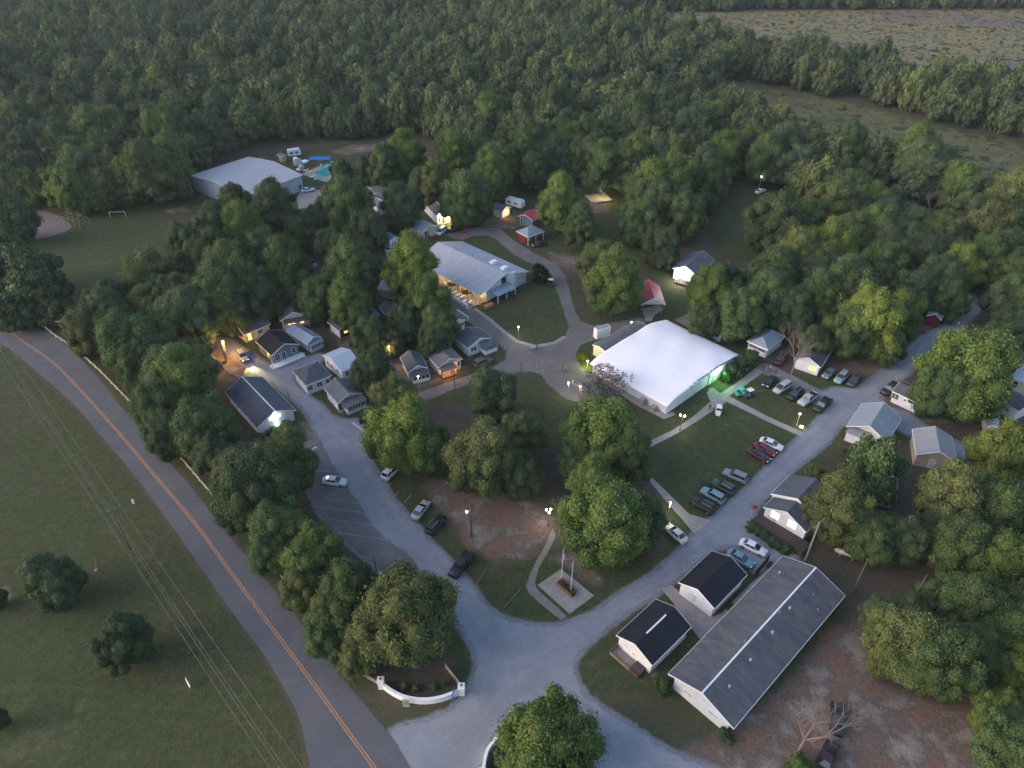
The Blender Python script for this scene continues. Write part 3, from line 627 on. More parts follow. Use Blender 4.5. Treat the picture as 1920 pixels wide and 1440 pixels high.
# chapel with lit cross
t, W_, L_ = house('chapel', (482, 802), (555, 769), (424, 735), 'long white chapel with a brightly lit cross on its gable and white ridge cap', 'chapel', zh=2.9, rise=2.2, wall=M_white, roof=M_dark, cap=True, over=(.4, .4, .8, .4))
b = MB(); cx = W_ * .5; yf = .8
b.box(cx - .22, cx + .22, yf - .14, yf - .05, .5, 4.3); b.box(cx - 1.05, cx - .22, yf - .14, yf - .05, 2.7, 3.15); b.box(cx + .22, cx + 1.05, yf - .14, yf - .05, 2.7, 3.15)
b.build('lit_cross', emis('lit_cross', (.95, .97, 1.0), 7.0), t)
light('cross_lamp', t, (cx, yf - 1.3, 2.9), 12, (.93, .96, 1.0), .3)
t, W_, L_ = house('cottage', (765, 699), (803, 690), (742, 672), 'small pale cottage with white gabled screened porch beside the street lamp pole', zh=2.6, rise=1.4, wall=M_lgrey, roof=M_dark)
shed_porch(t, 'f', .6, W_ - .2, 1.9, 2.75, 2.2, W_, L_, OV, M_dark, 4, .8)
house('cottage', (722, 722), (750, 708), (704, 704), 'low white cottage almost hidden under the maple crown', zh=2.3, rise=1.0, wall=M_white, roof=M_brownish, feats=[F('r', .4, 1.4, .6, .7, 'd'), F('f', .7, 1.4, .8, .8, 'd')])
t, W_, L_ = house('cottage', (822, 689), (867, 673), (790, 662), 'white cottage with glowing orange porch under dark tree crowns', zh=2.7, rise=1.3, wall=M_cream, roof=M_brownish, feats=[F('f', .86, 1.6, .7, 1.2, 'd')])
shed_porch(t, 'f', .3, W_ * .6, 1.8, 2.5, 2.2, W_, L_, OV, M_brownish, 0, 0)
light('porch_lamp', t, (W_ * .32, -.6, 1.9), 220, (1, .42, .12), .15)
b = MB(); b.ball((W_ * .32, -.5, 2.05), .12); b.build('porch_bulb', E_orange, t)
t, W_, L_ = house('cottage', (877, 653), (925, 634), (852, 632), 'slate-roofed white cottage with projecting screened porch at the plaza edge', zh=2.7, rise=1.5, wall=M_white, roof=M_slate if False else M_dark, feats=[F('f', .25, 1.6, 1.5, 1.1, 'd')])
shed_porch(t, 'f', W_ * .5, W_ - .2, 2.3, 3.0, 2.4, W_, L_, OV, M_dark, 5, .9)
t, W_, L_ = house('cottage', (846, 611), (874, 600), (828, 596), 'white cottage by the curb with a dark porch window, half under a tree', zh=2.6, rise=1.2, wall=M_white, roof=M_dark, feats=[F('f', .7, 1.6, 1.6, .9, 's'), F('f', .25, 1.6, .6, .7, 'd')])
house('cottage', (708, 541), (736, 547), (712, 522), 'grey metal-roofed cottage half seen left of the dining hall trees', zh=2.6, rise=1.1, wall=M_lgrey, roof=M_metal3, ridge='x', cap=True)
house('cottage', (722, 590), (750, 583), (716, 574), 'maroon-walled cottage with dark roof glimpsed above the street lamp', zh=2.6, rise=1.2, wall=M_maroon, roof=M_dark, feats=[F('f', .5, 1.5, .9, 1.0, 'd')])
house('cottage', (690, 597), (712, 590), (682, 582), 'pale-gabled grey cottage glimpsed deep among the upper cottage trees', zh=2.6, rise=1.2, wall=M_lgrey, roof=M_dark)
# dining hall
DO = (2.6, .6, .5, .5)
t, W_, L_ = house('dining_hall', (901, 554), (992, 509), (807, 478), 'large dining hall with wide pale metal roof and yellow lit veranda', 'dining hall', zh=3.3, rise=3.0, wall=M_lgrey, roof=roofmat('dining_roof', (.36, .36, .40), True, axis=1, var=.18), over=DO, cap=False,
   feats=[F('f', .82, 2.2, .6, .5, 'd'), F('f', .87, 2.2, .6, .5, 'd'), F('f', .92, 2.2, .6, .5, 'd')] + [F('l', .1 + .115 * i, 1.6, 1.3, 1.5, 'w' if i != 3 else 'D') for i in range(8)],
   vents=[(.62, .1, 'b'), (.66, .28, 'b'), (.45, .3, 'p'), (.6, .55, 'v'), (.55, .8, 'v'), (.7, .42, 'v'), (.3, .85, 'p'), (.66, .7, 'p')])
b = MB(); b.box(W_ * .56, W_ * .70, -.1, .5, 0, 5.4); b.build('tall_wall_panel', M_white, t)
b = MB(); b.box(W_ * .44, W_ * .53, .42, .5, 2.6, 4.9); b.build('gable_window', M_glass, t)
shed_porch(t, 'f', W_ * .20, W_ * .56, 3.2, 3.2, 2.7, W_, L_, DO, M_metal2, 0, 0)
for i in range(8):
    y = L_ * (.04 + .125 * i); b = MB(); b.box(.12, .27, y, y + .15, 0, 3.15); b.build('veranda_post', M_trim, t)
for i in range(5): light('veranda_lamp', t, (1.3, L_ * (.08 + .2 * i), 2.75), 75, (1, .62, .15), .2)
b = MB(); b.box(-.2, 2.6, -2.0, -1.2, .0, .8); b.build('entry_bench', M_yel, t)
# gym
t, W_, L_ = house('gym', (457, 368), (567, 328), (360, 328), 'large gymnasium with pale low-pitched metal roof at the forest edge', 'gymnasium', zh=5.5, rise=1.5, wall=M_gymwall, roof=M_gym, ridge='x', over=(.3, .3, .3, .3), feats=[F('f', .93, 1.5, 1.0, 2.2, 'D'), F('l', .3, 1.3, 1.2, 2.3, 'D')])
house('roof_house', (707, 389), (735, 381), (700, 369), 'grey-roofed building near the pool, half hidden by trees', 'building', zh=3, rise=1.2, wall=M_white, roof=M_brownish, cap=(.1, .5)).__class__
bpy.data.objects['roof_house'].name = 'building'
house('building', (702, 362), (742, 353), (697, 349), 'flat-looking grey roof behind the smaller grey-roofed building near the pool', 'building', zh=3, rise=.8, wall=M_white, roof=M_brownish, ridge='x')
t, W_, L_ = house('bunkhouse', (818, 405), (850, 399), (752, 372), 'long bunkhouse with white ridge cap and bright yellow-lit end wall', 'bunkhouse', zh=3.2, rise=1.6, wall=M_white, roof=M_brownish, cap=True, feats=[F('f', .2, 1.6, .6, 1.2, 'd'), F('f', .42, 1.2, .9, 1.9, 'D')] + [F('l', .15 + .13 * i, 1.7, .8, .8, 'm') for i in range(6)])
light('wall_lamp', t, (W_ * .75, -1.0, 2.0), 420, (1, .66, .22), .2)
light('wall_lamp', t, (W_ * .25, -1.2, 3.1), 170, (1, .92, .7), .2)
b = MB(); b.ball((W_ * .75, -.3, 2.2), .15); b.build('lamp_bulb', E_orange, t)
t, W_, L_ = house('cottage', (790, 436), (820, 424), (776, 418), 'cottage with dull teal roof and dark red porch in front of the bunkhouse', zh=2.8, rise=1.3, wall=M_cream, roof=M_metal2, feats=[F('f', .3, 1.4, 1.0, 1.9, 's'), F('f', .45, 1.4, .6, 1.9, 's')])
b = MB(); b.box(W_ * .1, W_ * .55, -1.6, .3, 0, .4); b.build('porch_floor', M_maroon, t)
house('cottage', (766, 433), (789, 427), (757, 422), 'small cream gabled outbuilding left of the teal-roofed cottage', 'shed', zh=2.2, rise=.9, wall=M_cream, roof=M_dark)
house('cottage', (730, 453), (749, 446), (716, 438), 'small white cabin with blue-grey metal roof left of the bright tree', 'cabin', zh=2.8, rise=1.0, wall=M_white, roof=M_metal2, feats=[F('f', .35, 1.6, .6, .8, 'd'), F('f', .6, 1.6, .6, .8, 'd')])
t, W_, L_ = house('cottage', (941, 397), (958.5, 389), (921, 391), 'small white cottage with peach glowing porch by the camper', zh=2.6, rise=1.2, wall=M_white, roof=M_shing, feats=[F('f', .25, 1.3, .7, 1.5, 'w'), F('f', .65, 1.3, 1.2, 1.5, 'w')])
light('porch_lamp', t, (W_ * .5, -1.0, 1.8), 90, (1, .5, .25), .15)
house('cottage', (971, 405), (999, 414), (984, 393), 'slate-walled cottage with bright red metal roof', zh=2.8, rise=1.3, wall=M_slate, roof=M_red, feats=[F('f', .2, 1.3, .7, 1.8, 'd')])
t, W_, L_ = house('cottage', (990, 445), (1021, 434), (968, 433), 'maroon cottage with pale metal hip roof and white posts, below the red roof', zh=2.9, rise=1.5, wall=M_maroon, roof=M_metal2, hip=2.4, ridge='x', over=(.4, 1.6, 1.4, .4), feats=[F('f', .3, 1.5, .8, 1.0, 'd')])
for q in ((.2, .2), (W_ * .5, .2), (W_ - .3, .2), (W_ - .3, L_ * .5), (W_ - .3, L_ - .3)): b = MB(); b.box(q[0], q[0] + .14, q[1], q[1] + .14, 0, 2.75); b.build('porch_post', M_trim, t)
# lit white house (upper middle)
t, W_, L_ = house('cottage', (1261, 503), (1307, 517), (1312, 479), 'white house with its gable end floodlit brilliant white above the green lawn', 'house', zh=3.2, rise=1.7, wall=M_white, roof=M_shing)
light('flood_lamp', t, (W_ * .45, -1.6, 3.0), 520, (.95, 1.0, .9), .25)
b = MB(); b.box(W_ * .3, W_ * .9, -2.2, .3, 0, .6); b.build('porch_floor', M_dwood, t)
for i in range(6): b = MB(); b.box(W_ * (.3 + .12 * i) - .04, W_ * (.3 + .12 * i) + .04, -2.2, -2.1, .6, 1.5); b.build('baluster', M_trim, t)
b = MB(); b.ball((W_ * .45, -.2, 3.7), .2); b.build('flood_bulb', E_cool, t)
# red pavilion
pv, W_, L_ = house('pavilion', (1203, 571), (1248, 571), (1180, 536), 'open pavilion with red metal roof and white gable behind the tent hall', 'pavilion', zh=3.2, rise=1.9, wall=M_white, roof=M_red, over=(.8, .8, .8, .8))
for o_ in [c for c in pv.children if c.name.startswith('wall')]: bpy.data.objects.remove(o_)
b = MB(); b.prism([(.3, 3.05), (W_ - .3, 3.05), (W_ / 2, 4.85)], 'y', .3, .4); b.build('gable_panel', M_lgrey, pv)
for x in (.6, W_ - .6):
    for y in (.6, L_ * .5, L_ - .6): b = MB(); b.box(x - .12, x + .12, y - .12, y + .12, 0, 3.1); b.build('post', M_wood, pv)
# right side
t, W_, L_ = house('cottage', (1327, 613), (1354, 626), (1352, 596), 'small white-gabled cottage with wide dark window behind the tent hall', zh=2.7, rise=1.1, wall=M_white, roof=M_brownish, feats=[F('f', .5, 1.6, 2.6, 1.1, 's')])
t, W_, L_ = house('cottage', (1401, 639), (1440, 656), (1432, 613), 'white cottage with pale hip metal roof and long porch window row', zh=2.7, rise=1.5, wall=M_white, roof=M_metal2, hip=2.0, feats=[F('f', .5, 1.7, 4.4, .8, 's'), F('r', .3, 1.6, .8, 1.2, 'm')])
t, W_, L_ = house('cottage', (1489, 672), (1539, 689), (1519, 648), 'white gabled cottage with one warm lit front window beside the row of three cars', zh=2.7, rise=1.5, wall=M_white, roof=M_dark, feats=[F('f', .72, 1.5, 1.5, 1.1, 'w'), F('f', .25, 1.6, .7, .5, 'm')])
t, W_, L_ = house('house', (1673, 733), (1737, 763), (1694, 716), 'white house with charcoal roof and small open end porch under the big tree', 'house', zh=2.9, rise=1.2, wall=M_white, roof=M_dark, ridge='x', feats=[F('f', .12, 1.8, 1.4, 1.2, 's'), F('f', .4, 1.9, .5, .5, 'd')])
t, W_, L_ = house('house', (1587, 799), (1664, 830), (1634, 763), 'broad house with weathered metal roof and white barge board at the road junction', 'house', zh=3.1, rise=2.2, wall=M_white, roof=roofmat('worn_metal_roof', (.25, .27, .31), True, var=.16), over=(.5, .5, 1.2, .4), feats=[F('f', .25, 1.6, .8, .7, 'd')], vents=[(.7, .4, 'p'), (.75, .65, 'p')])
shed_porch(t, 'f', .6, W_ * .55, 2.2, 3.0, 2.6, W_, L_, (.5, .5, 1.2, .4), M_metal3, 0, .0)
b = MB(); b.box(.7, W_ * .5, -.95, -.85, 0, 2.5); b.build('front_wall', M_white, t)
t, W_, L_ = house('house', (1718, 852), (1796, 868), (1748, 812), 'tan-walled house with two-tone metal roof behind the dark bush', 'house', zh=3.0, rise=1.8, wall=M_tan, roof=M_metal3, feats=[F('f', .45, 1.2, .9, 2.0, 'm')], vents=[(.5, .8, 'p')])
house('house', (1638, 924), (1682, 936), (1688, 872), 'long white-gabled house with grey roof hidden between two leafy trees', 'house', zh=2.9, rise=1.1, wall=M_white, roof=M_shing, vents=[(.5, .6, 'p')])
house('house', (1872, 748), (1911, 771), (1886, 722), 'white house with charcoal roof behind the large tree near the right edge', 'house', zh=3.0, rise=1.2, wall=M_white, roof=M_dark, ridge='x', feats=[F('f', .5, 1.6, .6, .8, 'd')])
house('house', (1849, 800), (1874, 806), (1858, 768), 'small blue metal roofed annex below the charcoal roofed white house', 'annex', zh=2.6, rise=.8, wall=M_lgrey, roof=M_metal2)
house('house', (1895, 705), (1960, 735), (1912, 668), 'pale house with light blue metal roof cut by the right edge', 'house', zh=3.0, rise=1.5, wall=M_cream, roof=roofmat('light_blue_metal', (.36, .42, .52), True, axis=0, var=.1), ridge='x', feats=[F('f', .2, 1.4, .9, 1.6, 'd')])
house('house', (1902, 668), (1960, 690), (1915, 645), 'grey-roofed house farthest up the right edge', 'house', zh=3.0, rise=1.3, wall=M_white, roof=M_shing, ridge='x')
# lodge with two bright windows
LO = (.3, .3, .6, .3)
t, W_, L_ = house('lodge', (1431, 951), (1512, 998), (1460, 921), 'white lodge with two blazing white gable windows above a dark deck', 'lodge', zh=3.3, rise=1.9, wall=M_white, roof=M_dark, over=LO,
   feats=[F('f', .27, 2.5, 1.5, 1.5, 'W'), F('f', .66, 2.6, 1.5, 1.5, 'W')])
b = MB(); b.box(-.6, W_ + 1.2, -2.6, .58, 0, .9); b.build('deck', M_dwood, t)
for i in range(12): b = MB(); b.box(-.5 + i * .8, -.4 + i * .8, -2.6, -2.5, .9, 1.8); b.build('deck_post', M_dwood, t)
b = MB(); b.box(-.6, W_ + 1.2, -2.62, -2.5, 1.8, 1.88); b.build('deck_rail', M_dwood, t)
b = MB(); b.box(W_ * .12, W_ * .28, .4, .55, 1.0, 1.7); b.build('lit_shelf', M_cream, t)
# rear taller roof of the same lodge
rb = MB(); zz = 3.9; rr = 2.1; x0, x1 = -.5, W_ + .5; y0, y1 = 3.4, 10.5
tp = [(x0, y0, zz), (x1, y0, zz), (x1, y1, zz), (x0, y1, zz), ((x0 + x1) / 2, y0, zz + rr), ((x0 + x1) / 2, y1, zz + rr)]
rb.add(tp + [(p[0], p[1], p[2] - .15) for p in tp], [(0, 4, 5, 3), (1, 2, 5, 4), (9, 11, 10, 6), (10, 11, 8, 7), (0, 6, 10, 4), (4, 10, 7, 1), (1, 7, 8, 2), (2, 8, 11, 5), (5, 11, 9, 3), (3, 9, 6, 0)])
rb.build('rear_roof', M_dark, t)
b = MB(); b.prism([(x0 + .3, 0), (x1 - .3, 0), (x1 - .3, zz - .1), ((x0 + x1) / 2, zz + rr - .2), (x0 + .3, zz - .1)], 'y', y0 + .2, y1 - .2); b.build('rear_wall', M_white, t)
b = MB()
for s0, z0, s1, z1 in ((x0, zz, (x0 + x1) / 2, zz + rr), ((x0 + x1) / 2, zz + rr, x1, zz)): b.prism([(s0, z0 - .3), (s1, z1 - .3), (s1, z1 + .02), (s0, z0 + .02)], 'y', y0 - .06, y0 - .003)
b.box(x0 - .06, x0 - .003, y0, y1, zz - .2, zz - .01); b.build('rear_fascia', M_trim, t)
# black roofed pair and the long dormitory
t, W_, L_ = house('cottage', (1272, 1092), (1339.7, 1141), (1336, 1034), 'white house with black shingle roof beside the parked blue and white sedans', 'house', zh=2.9, rise=1.5, wall=M_white, roof=M_black, feats=[F('f', .45, 1.5, .75, 1.5, 'm')])
t, W_, L_ = house('cottage', (1155.5, 1191), (1223, 1248), (1226, 1121), 'white house with black roof and short white ridge strip near the road junction', 'house', zh=2.9, rise=1.5, wall=M_white, roof=M_black, cap=(.28, .78), feats=[F('f', .25, 1.7, .7, .7, 'm'), F('f', .48, 1.4, .5, .4, 'd')])
b = MB(); b.box(.3, W_ * .6, -1.5, .3, 0, .25); b.build('deck', M_conc2, t); b = MB(); b.box(W_ * .6, W_ * .85, -1.6, .3, 0, .7); b.build('deck_steps', M_dwood, t)
b = MB(); b.box(.25, .33, -1.5, .3, .25, .9); b.box(.33, W_ * .6, -1.5, -1.42, .25, .7); b.build('deck_rail', M_wood, t)
t, W_, L_ = house('dormitory', (1253, 1263), (1376, 1366), (1476.5, 1047.4), 'very long grey-roofed white dormitory with white ridge line in the lower right', 'dormitory', zh=3.2, rise=1.9, wall=M_white, roof=roofmat('dormitory_shingles', (.085, .09, .112), var=.3, col2=(.135, .13, .142)), cap=True, over=(.9, .9, .5, .5),
   feats=[F('f', .53, 3.0, .6, .7, 'm'), F('f', .27, 1.7, .7, .35, 'd'), F('f', .34, 1.7, .7, .35, 'd'), F('f', .66, 1.7, .7, .35, 'd'), F('f', .73, 1.7, .7, .35, 'd')] + [F('l', .1 + .1 * i, 1.6, .8, .8, 'd') for i in range(9)],
   vents=[(.68, .12, 'v'), (.66, .30, 'v'), (.64, .50, 'v'), (.60, .68, 'v'), (.46, .36, 'p'), (.54, .62, 'p'), (.16, .86, 'v'), (.2, .87, 'p'), (.7, .85, 'p'), (.86, .8, 'p')])
# roofs glimpsed in the right wood
house('house', (1690, 412), (1760, 432), (1712, 398), 'long grey-roofed house glimpsed in the wood below the bare tree', 'house', zh=3, rise=1.2, wall=M_white, roof=M_shing, ridge='x', cap=True)
house('house', (1738, 592), (1765, 600), (1748, 575), 'dark teal-roofed cottage deep in the wood by the upper road', 'cottage', zh=2.6, rise=1.2, wall=M_maroon, roof=M_metal2)

# ------------------------------------------------------------------ tent hall
def tent():
    zh = 2.4; B0, R0, L0 = P(1252, 764, zh), P(1391, 667, zh), P(1109, 681, zh)
    u = (R0 - B0).xy; Wd = u.length; rz = math.atan2(u[1], u[0]); v = Vector((-u[1], u[0])).normalized(); Ln = abs((L0 - B0).xy.dot(v))
    t = thing('tent_hall', (B0.x, B0.y, 0), rz, 'huge white fabric-roofed tabernacle hall glowing pale at the centre of the camp', 'hall')
    b = MB(); n, m = 56, 40; rise = 1.65
    def zf(s, r):
        q = 1 - abs(2 * s - 1) ** 2.8
        z = zh + rise * q + .22 * math.sin(r * 17 + 2 * math.sin(s * 5)) * (s * (1 - s)) * 1.2
        z += .10 * math.sin(s * 23 + r * 3) * math.exp(-r * 9) + .1 * math.sin(s * 19) * math.exp(-(1 - r) * 9)
        z -= .25 * math.exp(-((s - .5) / .03) ** 2) * 0
        return z
    vs = []
    for j in range(m + 1):
        for i in range(n + 1):
            s, r = i / n, j / m
            ex = .35 * math.sin(s * 9 + 1) * (1 if j in (0, m) else 0) * .6 + (.25 * math.sin(r * 14) if i in (0, n) else 0) * 0
            vs.append((s * Wd, r * Ln + ex, zf(s, r)))
    fs = [(j * (n + 1) + i, j * (n + 1) + i + 1, (j + 1) * (n + 1) + i + 1, (j + 1) * (n + 1) + i) for j in range(m) for i in range(n)]
    b.add(vs, fs)
    o = b.build('fabric_roof', mat('white_membrane', (.88, .835, .86), .55, .3, var=.03, vscale=.22, bump=.2, bscale=1.2, stretch=(1.6, .35, 1)), t, True)
    sm = o.modifiers.new('thick', 'SOLIDIFY'); sm.thickness = .08; sm.offset = -1
    # end walls following the arch and side walls
    for nm, y in (('front_wall', .5), ('rear_wall', Ln - .6)):
        wb = MB(); k = 28; poly = [(.4, 0), (Wd - .4, 0)] + [((1 - i / k) * (Wd - .8) + .4, zf(((1 - i / k) * (Wd - .8) + .4) / Wd, y / Ln) - .12) for i in range(k + 1)]
        wb.prism(poly, 'y', y, y + .15); wb.build(nm, M_white, t)
    for nm, x in (('side_wall', .4), ('side_wall', Wd - .55)):
        wb = MB(); wb.box(x, x + .15, .65, Ln - .6, 0, zh - .05); wb.build(nm, M_white, t)
    fb = MB(); k = 22
    for i in range(k):
        s0, s1 = i / k, (i + 1) / k
        if s0 < .25: continue
        z0 = zf(s0, 0); fb.box(s0 * Wd, s1 * Wd, -.02, .22, z0 - .28, z0 + .03)
    fb.build('stepped_barge', M_dark, t)
    fb = MB(); fb.box(-.05, .02, .5, Ln, zh - .12, zh + .03); fb.build('eave_gutter', M_trim, t)
    # lit entrance in the front wall
    s0, s1 = Wd * .56, Wd * .74
    eb = MB(); eb.box(s0, s1, .30, .48, 0, 3.6); eb.build('entrance_wall', mat('pale_green_wall', (.66, .74, .70), .7, .3), t)  # green lamplight on the white wall is put into this slab's colour
    for q in (.6, .66):
        db = MB(); db.box(Wd * q, Wd * q + 1.0, .24, .30, 0, 2.1); db.build('entrance_door', mat('cream_door', (.5, .42, .36), .5, .3), t)
    light('entrance_flood', t, (Wd * .66, -1.4, 3.2), 200, (.62, 1.0, .75), .3)
    light('green_flood', t, (Wd * .62, -2.2, 1.8), 65, (.15, 1.0, .2), .3)
    b = MB(); b.box(Wd * .67, Wd * .69, .05, .24, 3.1, 3.35); b.build('flood_fixture', E_cool, t)
    b = MB(); b.cyl((Wd * .47, .42, 1.9), (Wd * .47, .5, 1.9), .75, n=20); b.build('round_emblem', M_trim, t)
    for x, z1 in ((2.6, 1.3), (5.6, 1.5)):
        b = MB(); b.box(-1.0, 0.0, x, x + 1.1, 0, z1); b.build('air_conditioner', M_steel, t)
    return t, Wd, Ln
TENT, TW, TL = tent()
t, W_, L_ = house('annex', (1111, 646), (1136, 660), (1212, 612), 'low grey flat-roofed annex along the upper left side of the tent hall', 'annex', zh=2.9, rise=.5, wall=M_cream, roof=M_shing, over=(.2, .2, .2, .2), feats=[F('f', .7, 1.6, .7, 1.0, 'd')])
q = P(1128, 630, 0); t = thing('rooftop_unit', (q.x, q.y, 0), R(28), 'white boxy air handler behind the annex roof', 'air handler')
b = MB(); b.box(-2.0, 2.0, -.8, .8, 0, 2.6); b.build('housing', M_trim, t); b = MB(); b.box(-1.7, 1.7, -.6, .6, 2.6, 2.68); b.build('grille', M_steel, t)

# ------------------------------------------------------------------ cars
def loft(b, secs):
    """secs: list of rings (same length) of points"""
    n = len(secs[0]); vs = [p for r in secs for p in r]
    fs = [(k * n + i, k * n + (i + 1) % n, (k + 1) * n + (i + 1) % n, (k + 1) * n + i) for k in range(len(secs) - 1) for i in range(n)]
    fs += [tuple(reversed(range(n))), tuple(range((len(secs) - 1) * n, len(secs) * n))]
    return b.add(vs, fs)
CAR = {  # length, width, body stations (x, top z, half width factor), cabin (x base rear, x roof rear, x roof front, x base front), roof z, belt z
 'sedan': (4.8, 1.82, [(-2.4, .78, .80), (-2.3, .92, .93), (-1.7, 1.00, 1), (-.4, .98, 1), (.9, .97, 1), (1.6, .90, .98), (2.2, .78, .9), (2.4, .62, .76)], (-1.75, -1.0, .25, 1.15), 1.45),
 'suv': (4.7, 1.9, [(-2.35, 1.0, .86), (-2.28, 1.08, .95), (-1.5, 1.10, 1), (0, 1.08, 1), (1.0, 1.06, 1), (1.7, 1.02, .98), (2.2, .92, .92), (2.35, .75, .82)], (-2.25, -1.9, .25, 1.05), 1.75),
 'van': (5.0, 1.95, [(-2.5, 1.0, .88), (-2.42, 1.08, .96), (-1.5, 1.10, 1), (0, 1.08, 1), (1.3, 1.05, 1), (1.9, .98, .96), (2.35, .86, .9), (2.5, .72, .8)], (-2.4, -2.1, .55, 1.6), 1.78),
 'pickup': (5.5, 1.98, [(-2.75, 1.02, .92), (-2.7, 1.08, .97), (-1.4, 1.10, 1), (-.6, 1.12, 1), (1.2, 1.12, 1), (1.9, 1.10, .98), (2.6, 1.0, .93), (2.75, .8, .86)], (-.75, -.45, .75, 1.3), 1.85),
}
CARMESH = {}
def paint(name, col, rough=.45):
    return mat('car_paint_' + name, col, rough, .6)
def car_meshes(kind, cname, col):
    key = (kind, cname)
    if key in CARMESH: return CARMESH[key]
    Lc, Wc, st, (cb, cr, cf, cwf), zr = CAR[kind]; hw = Wc / 2; pm = paint(cname, col); out = []
    b = MB(); secs = []
    for x, zt, wf in st:
        h = hw * wf; z0 = .22; secs.append([(x, -h * .9, z0), (x, h * .9, z0), (x, h, .5), (x, h * .97, zt - .12), (x, h * .82, zt), (x, -h * .82, zt), (x, -h * .97, zt - .12), (x, -h, .5)])
    loft(b, secs); zb = st[3][1]
    if kind == 'pickup':
        b.box(-2.62, -.85, hw - .10, hw - .02, 1.08, 1.28); b.box(-2.62, -.85, -hw + .02, -hw + .10, 1.08, 1.28); b.box(-2.70, -2.62, -hw + .02, hw - .02, 1.02, 1.28)
    out.append(('body', b.mesh('body', pm, True)))
    g = MB(); zbb = zb - .03; hb = hw * .84; hr = hw * .70
    loft(g, [[(cb, -hb, zbb), (cb, hb, zbb), (cb + .01, hb * .95, zbb + .02), (cb + .01, -hb * .95, zbb + .02)],
             [(cr, -hb, zbb), (cr, hb, zbb), (cr, hr, zr - .05), (cr, -hr, zr - .05)],
             [(cf, -hb, zbb), (cf, hb, zbb), (cf, hr, zr - .05), (cf, -hr, zr - .05)],
             [(cwf, -hb, zbb), (cwf, hb, zbb), (cwf - .01, hb * .95, zbb + .02), (cwf - .01, -hb * .95, zbb + .02)]])
    out.append(('window', g.mesh('glass', M_glass)))
    r = MB(); loft(r, [[(cr - .06, -hr * .98, zr - .07), (cr - .06, hr * .98, zr - .07), (cr, hr * .9, zr - .01), (cr, -hr * .9, zr - .01)],
                       [(cr + .3, -hr * 1.02, zr - .06), (cr + .3, hr * 1.02, zr - .06), (cr + .3, hr * .9, zr + .02), (cr + .3, -hr * .9, zr + .02)],
                       [(cf - .2, -hr * 1.02, zr - .06), (cf - .2, hr * 1.02, zr - .06), (cf - .2, hr * .9, zr + .02), (cf - .2, -hr * .9, zr + .02)],
                       [(cf + .06, -hr * .98, zr - .07), (cf + .06, hr * .98, zr - .07), (cf, hr * .9, zr - .02), (cf, -hr * .9, zr - .02)]])
    for s in (-1, 1):
        r.bar((cb + .08, s * hb * .97, zbb + .02), (cr, s * hr, zr - .04), .08, .08); r.bar((cwf - .06, s * hb * .97, zbb + .02), (cf, s * hr, zr - .04), .06, .06)
        xm = (cr + cf) / 2; r.bar((xm, s * hb * 1.0, zbb), (xm, s * hr * 1.02, zr - .05), .08, .05)
        if kind in ('suv', 'van'): r.bar((cr + .55, s * hb, zbb), (cr + .55, s * hr * 1.02, zr - .05), .1, .05)
    out.append(('roof', r.mesh('roof', pm)))
    if kind == 'pickup':
        q = MB(); q.box(-2.6, -.86, -hw + .12, hw - .12, 1.10, 1.14); out.append(('cargo_bed', q.mesh('cargo_bed', M_rubber)))
    if kind == 'suv' and cname not in ('white',):
        q = MB(); 
        for s in (-1, 1): q.box(cr + .1, cf - .2, s * hr * .78 - .025, s * hr * .78 + .025, zr + .02, zr + .08)
        out.append(('roof_rail', q.mesh('roof_rail', M_steel)))
    # wheels, lamps
    wr = .33 if kind == 'sedan' else .37; wx = Lc * .31
    wt = MB(); wt.cyl((0, -.11, 0), (0, .11, 0), wr, n=14); CARMESH.setdefault('tyre%.2f' % wr, wt.mesh('tyre', M_rubber))
    wi = MB(); wi.cyl((0, -.118, 0), (0, .118, 0), wr * .6, n=10); CARMESH.setdefault('rim%.2f' % wr, wi.mesh('rim', M_rim))
    wheels = [(sx * wx, s * (hw - .11), wr) for sx in (-1, 1) for s in (-1, 1)]
    hl = MB(); hl.box(-.09, .06, -.2, .2, -.07, .07)
    CARMESH[key] = (out, wheels, CARMESH['tyre%.2f' % wr], CARMESH['rim%.2f' % wr], Lc, hw, st, hl.mesh('headlight', M_lamp), hl.mesh('tail_light', M_tail))
    return CARMESH[key]
def car(kind, cname, col, rear, front, label, group=None, z=.7, lights=None):
    a, b = P(*rear, z), P(*front, z); c = (a + b) / 2; d = (b - a).xy; rz = math.atan2(d[1], d[0])
    out, wheels, ty, ri, Lc, hw, st, hl, tl = car_meshes(kind, cname, col)
    t = thing('parked_car' if kind != 'pickup' else 'pickup_truck', (c.x, c.y, .03), rz, label, {'pickup': 'pickup truck', 'van': 'minivan', 'suv': 'car', 'sedan': 'car'}[kind], group)
    for n, me in out: link(n, me, t)
    for q in wheels: o = link('wheel', ty, t, q); link('rim', ri, o)
    for s in (-1, 1):
        h = link('headlight', hl, t, (Lc / 2 - .13, s * hw * .6, .72)); k = link('tail_light', tl, t, (-Lc / 2 + .12, s * hw * .68, .85))
        if lights == 'head':
            for sl in h.material_slots: sl.link = 'OBJECT'; sl.material = E_head
            h.scale = (1, .7, 1.6)
            light('headlight_beam', t, (Lc / 2 + .15, s * hw * .6, 1.0), 2600, (1, .80, .45), .1, 'SPOT', rot=(R(85.5), 0, R(-90)), spot=50)
        if lights == 'tail':
            for sl in k.material_slots: sl.link = 'OBJECT'; sl.material = E_red
            light('tail_glow', t, (-Lc / 2 - .3, s * .5, .8), 8, (1, .03, .02), .1)
    return t
WH, SI, BK, DG, LB, RD, MR, GR = (.72, .72, .73), (.36, .38, .42), (.012, .013, .016), (.02, .045, .042), (.20, .33, .40), (.16, .012, .02), (.045, .012, .018), (.14, .15, .17)
